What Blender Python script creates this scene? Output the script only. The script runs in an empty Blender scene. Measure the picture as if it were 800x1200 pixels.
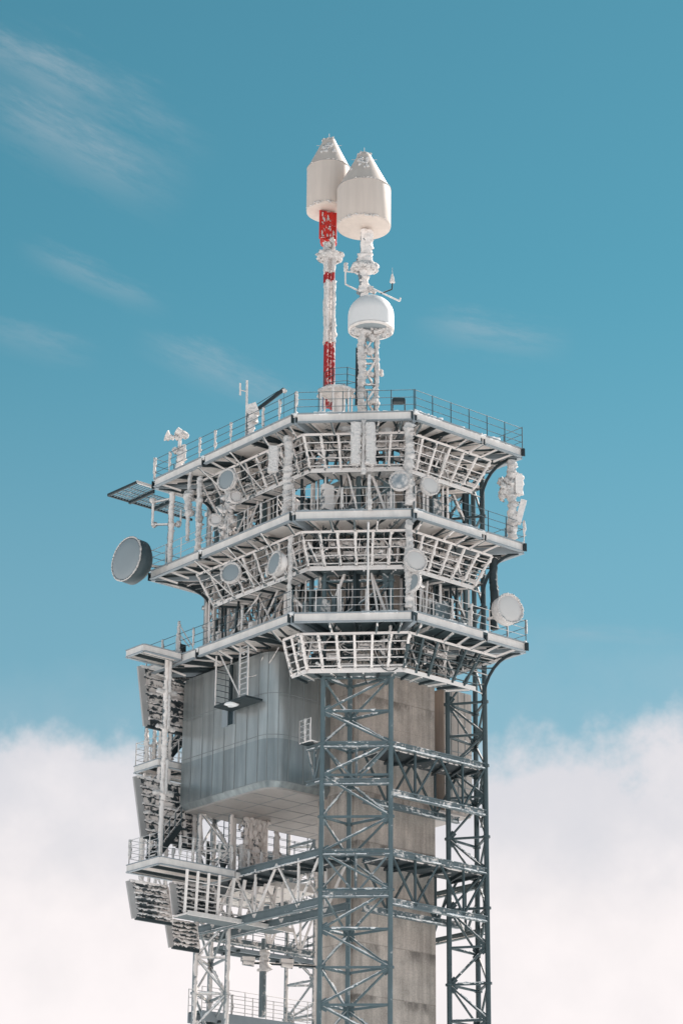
import bpy, math, random
from mathutils import Vector, Matrix
random.seed(7)
C = bpy.context.scene.collection
rad = math.radians
# ------------------------------------------------------------------ camera and tower frame
F, PITCH, ROLL = 2836.386, rad(20.985), rad(0.5837)
YAW = rad(40.147)
R0 = (3.4127, 104.4)
UX, UY = math.cos(YAW), math.sin(YAW)      # direction "a": along the right-hand deck edge
VX, VY = -math.sin(YAW), math.cos(YAW)     # direction "b": along the left-hand deck edge
Z1, Z2, Z3 = 44.717, 39.795, 34.805        # underside of the three deck fascias
FH = .46                                   # fascia height
GZ = -1.7
def W(a, b, z): return Vector((R0[0]+a*UX+b*VX, R0[1]+a*UY+b*VY, z))
def ray(px, py):
    u, v = px-400, py-600
    cr, sr = math.cos(ROLL), math.sin(ROLL)
    u, v = u*cr+v*sr, -u*sr+v*cr
    c, s = math.cos(PITCH), math.sin(PITCH)
    return Vector((u/F, c+v/F*s, s-v/F*c))
def loc(p):
    x, y = p.x-R0[0], p.y-R0[1]
    return (x*UX+y*UY, x*VX+y*VY, p.z)
def on_a(px, py, a):
    d = ray(px, py); k = R0[0]*UX+R0[1]*UY
    return loc(d*((a+k)/(d.x*UX+d.y*UY)))
def on_b(px, py, b):
    d = ray(px, py); k = R0[0]*VX+R0[1]*VY
    return loc(d*((b+k)/(d.x*VX+d.y*VY)))
def on_Y(px, py, Y):
    d = ray(px, py); return d*(Y/d.y)
def zat(px, py, p):
    """height at which the vertical through world point p shows in row py"""
    d = ray(px, py); return d.z*(p.y/d.y)

# ------------------------------------------------------------------ materials
MATS = {}
def nd(nt, t, **k):
    n = nt.nodes.new(t)
    for a, v in k.items(): setattr(n, a, v)
    return n
def mth(nt, op, a, b=None, clamp=False):
    n = nt.nodes.new('ShaderNodeMath'); n.operation = op; n.use_clamp = clamp
    for i, x in enumerate((a, b)):
        if x is None: continue
        if isinstance(x, (int, float)): n.inputs[i].default_value = x
        else: nt.links.new(x, n.inputs[i])
    return n.outputs[0]
def smooth(nt, x, lo, hi):
    n = nt.nodes.new('ShaderNodeMapRange'); n.interpolation_type = 'SMOOTHSTEP'
    nt.links.new(x, n.inputs[0]); n.inputs[1].default_value = lo; n.inputs[2].default_value = hi
    return n.outputs[0]
def mix(nt, f, a, b, mode='MIX'):
    n = nt.nodes.new('ShaderNodeMix'); n.data_type = 'RGBA'; n.blend_type = mode
    for i, x in ((0, f), (6, a), (7, b)):
        if isinstance(x, (int, float)): n.inputs[i].default_value = x
        elif isinstance(x, tuple): n.inputs[i].default_value = (*x, 1) if len(x) == 3 else x
        else: nt.links.new(x, n.inputs[i])
    return n.outputs[2]
def noise(nt, vec, scale, detail=4, rough=.55):
    n = nt.nodes.new('ShaderNodeTexNoise'); n.inputs['Scale'].default_value = scale
    n.inputs['Detail'].default_value = detail; n.inputs['Roughness'].default_value = rough
    nt.links.new(vec, n.inputs['Vector']); return n.outputs[0]
RIME = (.88, .81, .775)
WIND = Vector((.55, -.75, .1)).normalized()     # rime grows into the wind
def material(name, base, rough=.6, metal=0., up=1., wind=.3, kn=1.0, t=.75, soft=.12, scale=5., var=.25,
             dirt=None, bump=.25, streak=0., rime=RIME):
    """painted metal / concrete with rime: snow on up-facing and windward faces plus noise patches"""
    m = bpy.data.materials.new(name); m.use_nodes = True; nt = m.node_tree
    bs = nt.nodes['Principled BSDF']
    g = nd(nt, 'ShaderNodeNewGeometry')
    pos = g.outputs['Position']
    nz = nd(nt, 'ShaderNodeSeparateXYZ'); nt.links.new(g.outputs['Normal'], nz.inputs[0])
    dp = nd(nt, 'ShaderNodeVectorMath', operation='DOT_PRODUCT'); nt.links.new(g.outputs['Normal'], dp.inputs[0])
    dp.inputs[1].default_value = WIND
    n1 = noise(nt, pos, scale, 5, .6); n2 = noise(nt, pos, scale*.23, 3)
    col = mix(nt, 1.0, base, mix(nt, n2, (1-var,)*3, (1+var,)*3), 'MULTIPLY')
    if streak:
        mp = nd(nt, 'ShaderNodeMapping'); nt.links.new(pos, mp.inputs[0]); mp.inputs['Scale'].default_value = (2.2, 2.2, .16)
        n3 = noise(nt, mp.outputs[0], 1.3, 5, .6)
        col = mix(nt, 1.0, col, mix(nt, smooth(nt, n3, .3, .7), (1-streak,)*3, (1+streak*.6,)*3), 'MULTIPLY')
    if dirt:
        n4 = noise(nt, pos, 1.1, 6, .65)
        col = mix(nt, mth(nt, 'MULTIPLY', smooth(nt, n4, .52, .72), .6), col, dirt)
    f = mth(nt, 'MULTIPLY', nz.outputs[2], up)
    f = mth(nt, 'ADD', f, mth(nt, 'MULTIPLY', dp.outputs['Value'], wind))
    f = mth(nt, 'ADD', f, mth(nt, 'MULTIPLY', mth(nt, 'ADD', mth(nt, 'MULTIPLY', n1, .6), mth(nt, 'MULTIPLY', n2, .4)), kn))
    f = smooth(nt, f, t-soft, t+soft)
    col = mix(nt, f, col, rime)
    nt.links.new(col, bs.inputs['Base Color'])
    rr = mth(nt, 'ADD', mth(nt, 'MULTIPLY', f, .9-rough), rough); nt.links.new(rr, bs.inputs['Roughness'])
    if metal: nt.links.new(mth(nt, 'MULTIPLY', mth(nt, 'SUBTRACT', 1., f), metal), bs.inputs['Metallic'])
    if bump:
        b = nd(nt, 'ShaderNodeBump'); b.inputs['Strength'].default_value = bump; b.inputs['Distance'].default_value = .06
        nt.links.new(mth(nt, 'ADD', n1, f), b.inputs['Height']); nt.links.new(b.outputs[0], bs.inputs['Normal'])
    MATS[name] = m
    return m
material('mast_steel', (.115, .162, .178), .5, .2, up=.75, wind=.3, kn=1.5, t=1.28, var=.3)
material('mast_pale', (.26, .295, .31), .55, .2, up=.75, wind=.42, kn=1.6, t=1.02, var=.3)
material('mast_dark', (.06, .088, .097), .5, .2, up=.8, wind=.25, kn=1.5, t=1.34)
material('belt_steel', (.15, .19, .205), .5, .2, up=.7, wind=.3, kn=2.2, t=1.50, var=.3)
material('dark_steel', (.022, .036, .042), .55, .1, up=.8, wind=.25, kn=1.5, t=1.3)
material('rail_dark', (.07, .11, .13), .5, .2, up=.8, wind=.2, kn=1.6, t=1.42)
material('rail_pale', (.46, .47, .48), .6, .0, up=.6, wind=.4, kn=1.4, t=.85)
material('fascia_paint', (.80, .745, .71), .5, 0, up=.8, wind=.1, kn=.9, t=1.05, var=.07, dirt=(.58, .57, .57), bump=.1, streak=.08)
material('flange_paint', (.30, .34, .37), .5, .1, up=.9, wind=.1, kn=1., t=1.0, var=.15, bump=.1)
material('deck_plate', (.05, .075, .085), .7, 0, up=.3, wind=0, kn=2.6, t=.74, soft=.1, scale=2.2, rime=(.80, .74, .70))
material('deck_plate_dark', (.045, .075, .085), .7, 0, up=.3, wind=0, kn=2.4, t=1.50, soft=.12, scale=2.6, rime=(.80, .76, .73))
material('cage_steel', (.12, .15, .16), .6, .0, up=.5, wind=.5, kn=2.8, t=1.22, soft=.10, scale=4.6)
material('grating', (.035, .05, .058), .6, .0, up=.4, wind=0, kn=2.8, t=1.27, soft=.10, scale=3.2)
material('rime', (.80, .76, .74), .9, 0, up=0, wind=0, kn=1, t=.5, soft=.4, scale=11, bump=1., rime=(.88, .82, .79), var=.12)
material('rimed_steel', (.20, .23, .25), .6, 0, up=.35, wind=.5, kn=2.8, t=1.30, soft=.10, scale=5, bump=.8)
material('snow', (.86, .86, .87), .9, 0, up=0, wind=0, kn=1, t=.5, soft=.5, scale=3, bump=.5, rime=(.9, .88, .87))
material('radome_beige', (.66, .555, .49), .55, 0, up=.25, wind=.05, kn=1.2, t=1.25, soft=.1, scale=3, var=.05, bump=.06, streak=.05)
material('radome_white', (.80, .77, .76), .45, 0, up=.0, wind=0, kn=.2, t=2., var=.03, bump=.0)
material('dish_grey', (.29, .325, .345), .5, 0, up=.2, wind=0, kn=.8, t=1.2, var=.04, bump=.05)
material('dish_pale', (.66, .62, .60), .55, 0, up=.2, wind=.0, kn=.9, t=1.1, var=.06, bump=.1)
material('dish_slate', (.27, .31, .34), .4, 0, up=.2, wind=.2, kn=2.6, t=1.5, soft=.2, var=.2, bump=.3, scale=2.0)
material('dish_drum', (.05, .075, .085), .5, 0, up=.5, wind=.0, kn=1.8, t=1.5, var=.2, scale=8)
material('red_paint', (.42, .018, .02), .5, 0, up=.3, wind=.35, kn=2.0, t=1.43, soft=.08, scale=6, var=.3)
material('red_panel', (.60, .03, .02), .5, 0, up=.3, wind=0, kn=2.4, t=1.50, soft=.08, scale=5, var=.2)
material('white_rimed_paint', (.62, .58, .56), .6, 0, up=.2, wind=.5, kn=1.7, t=.98, soft=.25, scale=7, bump=.7)
material('glass_dark', (.015, .03, .038), .15, 0, up=.1, wind=0, kn=.5, t=1.5, bump=0)
material('soffit', (.38, .345, .325), .6, 0, up=0, wind=0, kn=.3, t=2, var=.18, bump=.05, dirt=(.26, .25, .25))
material('screen_frame', (.40, .385, .38), .6, 0, up=.5, wind=.1, kn=1.6, t=1.2, scale=4)
material('seam', (.26, .28, .285), .6, 0, up=0, wind=0, kn=.2, t=2, bump=0)

def concrete_mat(name, base):
    m = material(name, base, .85, 0, up=.9, wind=.1, kn=.9, t=1.25, var=.30, dirt=tuple(c*.6 for c in base), bump=.5, streak=.24, scale=6)
    nt = m.node_tree; bs = nt.nodes['Principled BSDF']
    src = bs.inputs['Base Color'].links[0].from_socket
    g = nd(nt, 'ShaderNodeNewGeometry'); s = nd(nt, 'ShaderNodeSeparateXYZ'); nt.links.new(g.outputs['Position'], s.inputs[0])
    k = mth(nt, 'FRACT', mth(nt, 'DIVIDE', mth(nt, 'ADD', s.outputs[2], mth(nt, 'MULTIPLY', noise(nt, g.outputs['Position'], 2.5), .06)), 2.35))
    ln = mth(nt, 'SUBTRACT', 1., smooth(nt, k, .0, .028))
    n = noise(nt, g.outputs['Position'], 9, 5, .7)
    ln = mth(nt, 'MULTIPLY', ln, mth(nt, 'ADD', n, .05))
    # dark weathering drifting down from some of the casting joints
    wz = nd(nt, 'ShaderNodeMapping'); nt.links.new(g.outputs['Position'], wz.inputs[0]); wz.inputs['Scale'].default_value = (.9, .9, .35)
    w = smooth(nt, noise(nt, wz.outputs[0], 1., 6, .7), .40, .60)
    w = mth(nt, 'MULTIPLY', w, smooth(nt, k, .72, .97))
    c = mix(nt, mth(nt, 'MULTIPLY', w, .95), src, tuple(x*.36 for x in base))
    k2 = mth(nt, 'FRACT', mth(nt, 'DIVIDE', s.outputs[2], .47))
    l2 = mth(nt, 'MULTIPLY', mth(nt, 'SUBTRACT', 1., smooth(nt, k2, 0., .09)), smooth(nt, noise(nt, g.outputs['Position'], 1.7, 4, .6), .42, .7))
    c = mix(nt, mth(nt, 'MULTIPLY', l2, .45), c, tuple(x*.5 for x in base))
    gr = noise(nt, g.outputs['Position'], 16, 4, .7)
    c = mix(nt, 1.0, c, mix(nt, smooth(nt, gr, .3, .7), (.84,)*3, (1.12,)*3), 'MULTIPLY')
    c = mix(nt, ln, c, tuple(x*.3 for x in base))
    nt.links.new(c, bs.inputs['Base Color'])
    return m
concrete_mat('concrete', (.51, .44, .392))

def cabin_mat():
    m = material('cabin_sheet', (.45, .475, .475), .30, .6, up=.8, wind=0, kn=.4, t=1.2, var=.10, bump=.06, streak=.20, scale=1.6)
    nt = m.node_tree; bs = nt.nodes['Principled BSDF']
    src = bs.inputs['Base Color'].links[0].from_socket
    g = nd(nt, 'ShaderNodeNewGeometry')
    w = smooth(nt, noise(nt, g.outputs['Position'], .7, 5, .6), .42, .68)
    c = mix(nt, mth(nt, 'MULTIPLY', w, .3), src, (.32, .36, .37))
    # every sheet comes from another batch: a slightly different tone per panel
    def along(v, w, off):
        d = nd(nt, 'ShaderNodeVectorMath', operation='DOT_PRODUCT'); nt.links.new(g.outputs['Position'], d.inputs[0]); d.inputs[1].default_value = v
        return mth(nt, 'FLOOR', mth(nt, 'DIVIDE', mth(nt, 'SUBTRACT', d.outputs['Value'], off), w))
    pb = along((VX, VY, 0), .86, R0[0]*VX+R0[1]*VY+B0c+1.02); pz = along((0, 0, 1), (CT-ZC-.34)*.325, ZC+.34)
    cv = nd(nt, 'ShaderNodeCombineXYZ'); nt.links.new(pb, cv.inputs[0]); nt.links.new(pz, cv.inputs[1])
    wn = nd(nt, 'ShaderNodeTexWhiteNoise'); wn.noise_dimensions = '3D'; nt.links.new(cv.outputs[0], wn.inputs['Vector'])
    c = mix(nt, 1.0, c, mix(nt, wn.outputs['Value'], (.84,)*3, (1.06,)*3), 'MULTIPLY')
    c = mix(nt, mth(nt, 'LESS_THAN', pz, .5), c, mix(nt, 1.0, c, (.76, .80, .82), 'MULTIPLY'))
    nt.links.new(c, bs.inputs['Base Color'])
A0, B0c, B1c, ZC = -2.4, 7.3, 14.25, 28.1
CT = Z3-.12
cabin_mat()

# ------------------------------------------------------------------ mesh builder
class MB:
    def __init__(s): s.v = []; s.f = []; s.sm = []
    def add(s, vs, fs, sm=False):
        o = len(s.v); s.v += [Vector(p) for p in vs]
        s.f += [tuple(i+o for i in f) for f in fs]; s.sm += [sm]*len(fs)
    def hexa(s, p):   # 8 corners: bottom 4, top 4
        s.add(p, [(0,3,2,1),(4,5,6,7),(0,1,5,4),(1,2,6,5),(2,3,7,6),(3,0,4,7)])
    def box(s, a0, a1, b0, b1, z0, z1):   # box on the tower's axes
        s.hexa([W(a0,b0,z0),W(a1,b0,z0),W(a1,b1,z0),W(a0,b1,z0),W(a0,b0,z1),W(a1,b0,z1),W(a1,b1,z1),W(a0,b1,z1)])
    def bar(s, p, q, w, h, upv=None):
        p, q = Vector(p), Vector(q); d = (q-p).normalized()
        up = Vector(upv) if upv else Vector((0,0,1))
        if abs(d.dot(up)) > .98: up = Vector((UX,UY,0))
        x = d.cross(up).normalized()*w/2; y = x.cross(d).normalized()*h/2
        s.hexa([p-x-y,p+x-y,q+x-y,q-x-y,p-x+y,p+x+y,q+x+y,q-x+y])
    def tube(s, p, q, r, n=8, r2=None, cap=True):
        p, q = Vector(p), Vector(q); d = (q-p).normalized(); r2 = r if r2 is None else r2
        x = d.orthogonal().normalized(); y = d.cross(x)
        vs = []
        for c, rr in ((p,r),(q,r2)):
            for i in range(n):
                t = 2*math.pi*i/n; vs.append(c+(x*math.cos(t)+y*math.sin(t))*rr)
        s.add(vs, [(i,(i+1)%n,n+(i+1)%n,n+i) for i in range(n)], True)
        if cap: s.add(vs, [tuple(range(n-1,-1,-1)), tuple(range(n,2*n))])
    def crust(s, p, q, r, jit=.45, step=.08, n=8, r2=None):
        """rime-encrusted rod: knobbly radius, leaning into the wind"""
        p, q = Vector(p), Vector(q); L = (q-p).length; k = max(2, int(L/step)); d = (q-p)/L
        x = d.orthogonal().normalized(); y = d.cross(x); r2 = r if r2 is None else r2
        vs = []; wk = 0.; ph = random.random()*6
        for j in range(k+1):
            t = j/k; wk = wk*.75+random.uniform(-1, 1)*jit*.3
            rr = (r+(r2-r)*t)*(1+wk)
            c = p+d*(L*t+random.uniform(-.2, .2)*L/k*(0 < j < k))+WIND*(.25+.2*math.sin(t*L*3+ph))*rr
            for i in range(n):
                th = 2*math.pi*i/n
                dr = x*math.cos(th)+y*math.sin(th); vs.append(c+dr*rr*(random.uniform(1-jit*.75, 1+jit*.6)+max(0, dr.dot(WIND))*random.random()**4*1.6*min(1, jit*2.2)))
        fs = [(j*n+i, j*n+(i+1)%n, (j+1)*n+(i+1)%n, (j+1)*n+i) for j in range(k) for i in range(n)]
        s.add(vs, fs+[tuple(range(n-1,-1,-1)), tuple(range(k*n,k*n+n))], True)
    def path(s, pts, r, n=6):
        for a, b in zip(pts, pts[1:]): s.tube(a, b, r, n)
    def rev(s, base, axis, prof, n=36, smoothf=True):
        """surface of revolution; prof = [(distance along axis, radius)...]"""
        base = Vector(base); d = Vector(axis).normalized(); x = d.orthogonal().normalized(); y = d.cross(x)
        vs = []
        for h, r in prof:
            for i in range(n):
                t = 2*math.pi*i/n; vs.append(base+d*h+(x*math.cos(t)+y*math.sin(t))*r)
        fs = [(j*n+i, j*n+(i+1)%n, (j+1)*n+(i+1)%n, (j+1)*n+i) for j in range(len(prof)-1) for i in range(n)]
        s.add(vs, fs, smoothf)
        s.add(vs, [tuple(range(n-1,-1,-1)), tuple(range((len(prof)-1)*n, len(prof)*n))])
    def blob(s, c, r, jit=.3, sq=(1,1,1)):
        c = Vector(c); vs = []; n, m = 8, 5
        for j in range(m+1):
            ph = math.pi*j/m
            for i in range(n):
                t = 2*math.pi*i/n; k = r*random.uniform(1-jit, 1+jit)
                vs.append(c+Vector((math.sin(ph)*math.cos(t)*sq[0], math.sin(ph)*math.sin(t)*sq[1], math.cos(ph)*sq[2]))*k)
        s.add(vs, [(j*n+i, (j+1)*n+i, (j+1)*n+(i+1)%n, j*n+(i+1)%n) for j in range(m) for i in range(n)], True)
    def plate(s, poly, thick, up=(0,0,1)):
        """prism over a list of world points"""
        k = len(poly); t = Vector(up).normalized()*thick; vs = [Vector(p) for p in poly]+[Vector(p)+t for p in poly]
        s.add(vs, [tuple(range(k-1,-1,-1)), tuple(range(k,2*k))]+[(i,(i+1)%k,k+(i+1)%k,k+i) for i in range(k)])
    def build(s, name, mat, parent=None, origin=None):
        me = bpy.data.meshes.new(name)
        o = Vector(origin) if origin is not None else (abs_loc(parent) if parent else Vector((0,0,0)))
        me.from_pydata([tuple(p-o) for p in s.v], [], s.f); me.update()
        me.polygons.foreach_set('use_smooth', s.sm)
        me.materials.append(MATS[mat] if isinstance(mat, str) else mat)
        ob = bpy.data.objects.new(name, me); C.objects.link(ob)
        if parent: ob.parent = parent
        else: ob.location = o
        if name.startswith(('snow_', 'rime_')) and parent: ob['kind'] = 'stuff'
        return ob
def abs_loc(o):
    p = Vector((0,0,0))
    while o: p = p+o.location; o = o.parent
    return p
def thing(name, label, cat, at, group=None):
    o = bpy.data.objects.new(name, None); C.objects.link(o); o.location = at; o.empty_display_size = .3
    o['label'] = label; o['category'] = cat
    if group: o['group'] = group
    return o
def part(name, mat, parent, fn):
    m = MB(); fn(m); return m.build(name, mat, parent)

# ------------------------------------------------------------------ ground
m = MB(); n = 60
def gh(x, y):
    r = math.hypot(x, y-105)
    return GZ + (0 if r < 60 else .9*math.sin(x*.021+1)*math.cos(y*.017)*min(1, (r-60)/120)) - max(0, r-250)*.05
gv = []
for j in range(n+1):
    for i in range(n+1):
        x = (i/n-.5); y = (j/n-.5)
        x = math.copysign(abs(x*2)**2.2, x)*2600; y = math.copysign(abs(y*2)**2.2, y)*2600+105
        gv.append((x, y, gh(x, y)))
m.add(gv, [(j*(n+1)+i, j*(n+1)+i+1, (j+1)*(n+1)+i+1, (j+1)*(n+1)+i) for j in range(n) for i in range(n)], True)
g = m.build('ground', 'snow'); g['kind'] = 'structure'; g['label'] = 'snow covered ground around the foot of the tower'; g['category'] = 'ground'

# ------------------------------------------------------------------ concrete shaft
ca0, ca1, cb0, cb1 = 1.38, 6.18, 5.5, 8.4
sh = thing('concrete_shaft', 'brown-grey rectangular concrete shaft rising between the steel lattice legs', 'shaft', W(3.7, 7, GZ))
m = MB(); m.box(ca0, ca1, cb0, cb1, GZ-1, Z1-.6); m.build('shaft_wall', 'concrete', sh)
m = MB(); m.box(1.15, ca0-.003, 5.9, 8.1, GZ, 33.6)
m.build('cable_duct', 'concrete', sh)
# ------------------------------------------------------------------ lattice masts
def mast(label, legs, mat, z0, nodes, first, seed, legr=.115, snowy=1.):
    random.seed(seed)
    root = thing('lattice_mast', label, 'lattice mast', W(*[sum(l[i] for l in legs)/3 for i in (0,1)], GZ), 'triangular steel lattice masts of the tower')
    top = nodes[-1]
    for a, b in legs:
        def f(m):
            zz = [GZ-.5]+nodes
            m.tube(W(a,b,GZ-.5), W(a,b,top), legr, 10)
            for z in nodes[::2]:
                m.tube(W(a,b,z-.05), W(a,b,z+.05), legr*1.55, 10)      # bolted flange collars
        part('leg', mat, root, f)
    low = [z for z in nodes if z < z0]; vis = [z for z in nodes if z >= z0]
    lb = MB()
    faces = [(0,1), (1,2), (2,0)]
    for fi, (i, j) in enumerate(faces):
        p, q = legs[i], legs[j]
        for k in range(len(nodes)-1):
            za, zb = nodes[k], nodes[k+1]
            flip = (k+first+fi) % 2
            A, B = (W(*p, za), W(*q, zb)) if flip else (W(*q, za), W(*p, zb))
            H = (W(*p, zb), W(*q, zb))
            if zb < z0:
                lb.tube(A, B, .055, 6); lb.tube(*H, .05, 6); continue
            def fd(m):
                d = (B-A).normalized()
                m.tube(A+d*.1, B-d*.1, .058, 6)
                for e in (A, B):
                    m.bar(e+(d if e is A else -d)*.05, e+(d if e is A else -d)*.42, .03, .28)
            o1 = part('diagonal_brace', mat, root, fd)
            o2 = part('horizontal_strut', mat, root, lambda m: m.bar(H[0], H[1], .10, .10))
            hi = .95 if nodes[k] > zn[9] else .7
            for o, (e0, e1) in ((o1, (A, B)), (o2, H)):
                if random.random() < hi*snowy:
                    t0 = random.uniform(.04, .3); t1 = random.uniform(t0+.35, .97)
                    part('snow_ridge', 'snow', o, lambda m: m.crust(e0.lerp(e1, t0)+Vector((0,0,.045)), e0.lerp(e1, t1)+Vector((0,0,.045)), random.uniform(.03, .05), .6, .1, 6))
    lb.build('lower_bracing', mat, root)
    return root
zn = [on_b(456, y, 2.47)[2] for y in (1357, 1312, 1267, 1222, 1177, 1133, 1088, 1042, 997, 956, 907, 870, 832, 793)]
nodes_all = [GZ+(zn[0]-GZ)*k/7 for k in range(7)] + zn
h = .7071
up_nodes = [zn[-1]+ (Z1-.1-zn[-1])*k/5 for k in range(1, 6)]
mast('teal-grey lattice mast in front of the concrete shaft', [(-1.50, 4.69), (.72, 2.50), (.35, 4.95)], 'mast_steel', 15.5, nodes_all+up_nodes, 0, 1)
def leg_at(px, py, a=None, b=None): return (on_a(px,py,a) if a is not None else on_b(px,py,b))[:2]
# right mast: outer leg, rear leg, inner leg
lr = [(6.62, 2.47), leg_at(559.5, 1100, b=4.35), leg_at(526, 1100, b=4.0)]
mast('dark lattice mast at the right edge of the tower', lr, 'mast_dark', 15.5, nodes_all+up_nodes, 1, 2, .125, .5)
ll = [leg_at(229, 1130, a=-1.5), leg_at(246, 1150, a=.45), leg_at(266, 1150, a=-.3)]
mast('pale rimed lattice mast at the left under the side platforms', ll, 'mast_pale', 15.5, nodes_all+up_nodes, 1, 3, .125)
lk = [(9.4, 15.0), leg_at(340, 1150, a=6.7), (7.4, 14.6)]
mast('grey lattice mast farthest back, seen between cabin and walkway', [(8.66, 14.65), (6.46, 16.85), (6.47, 14.65)], 'mast_pale', 15.5, nodes_all+up_nodes, 0, 4)

# ------------------------------------------------------------------ decks
c0 = 4.033
OUT = [(0,0), (7.1,0), (7.1,15.31), (-c0,15.31), (-c0,c0)]
SIDE = ['right','far_right','back','left','front']   # side i runs OUT[i] -> OUT[i+1]
def inset(d):
    k = len(OUT); r = []
    for i in range(k):
        p0, p1, p2 = Vector(OUT[i-1]), Vector(OUT[i]), Vector(OUT[(i+1)%k])
        e1 = (p1-p0).normalized(); e2 = (p2-p1).normalized()
        n1 = Vector((-e1.y, e1.x)); n2 = Vector((-e2.y, e2.x))
        bis = (n1+n2); bis = bis/ (1+n1.dot(n2))
        r.append(p1+bis*d)
    return r
def lerp(p, q, t): return Vector(p).lerp(Vector(q), t)

def railing(parent, A, B, pale, mid=2, hgt=1.12, spacing=1.25, crusty=.5, sag=0):
    """posts and rails between world points A and B (deck level)"""
    L = (B-A).length; k = max(1, round(L/spacing)); up = Vector((0,0,1))
    mat = 'rail_pale' if pale else 'rail_dark'
    r = MB()
    for i in range(mid+1):
        z = hgt*(i+1)/(mid+1); r.tube(A+up*z, B+up*z, .016, 5)
    ro = r.build('railing', mat, parent)
    for i in range(k+1):
        p = A.lerp(B, i/k)
        q = MB(); q.tube(p, p+up*(hgt+.02), .025, 6)
        if random.random() < crusty:
            q.crust(p+up*random.uniform(.0,.5), p+up*(hgt+.03), .062, .4, .1, 6)
            q.build('post', 'rime', ro)
        else: q.build('post', mat, ro)
    return ro

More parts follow.
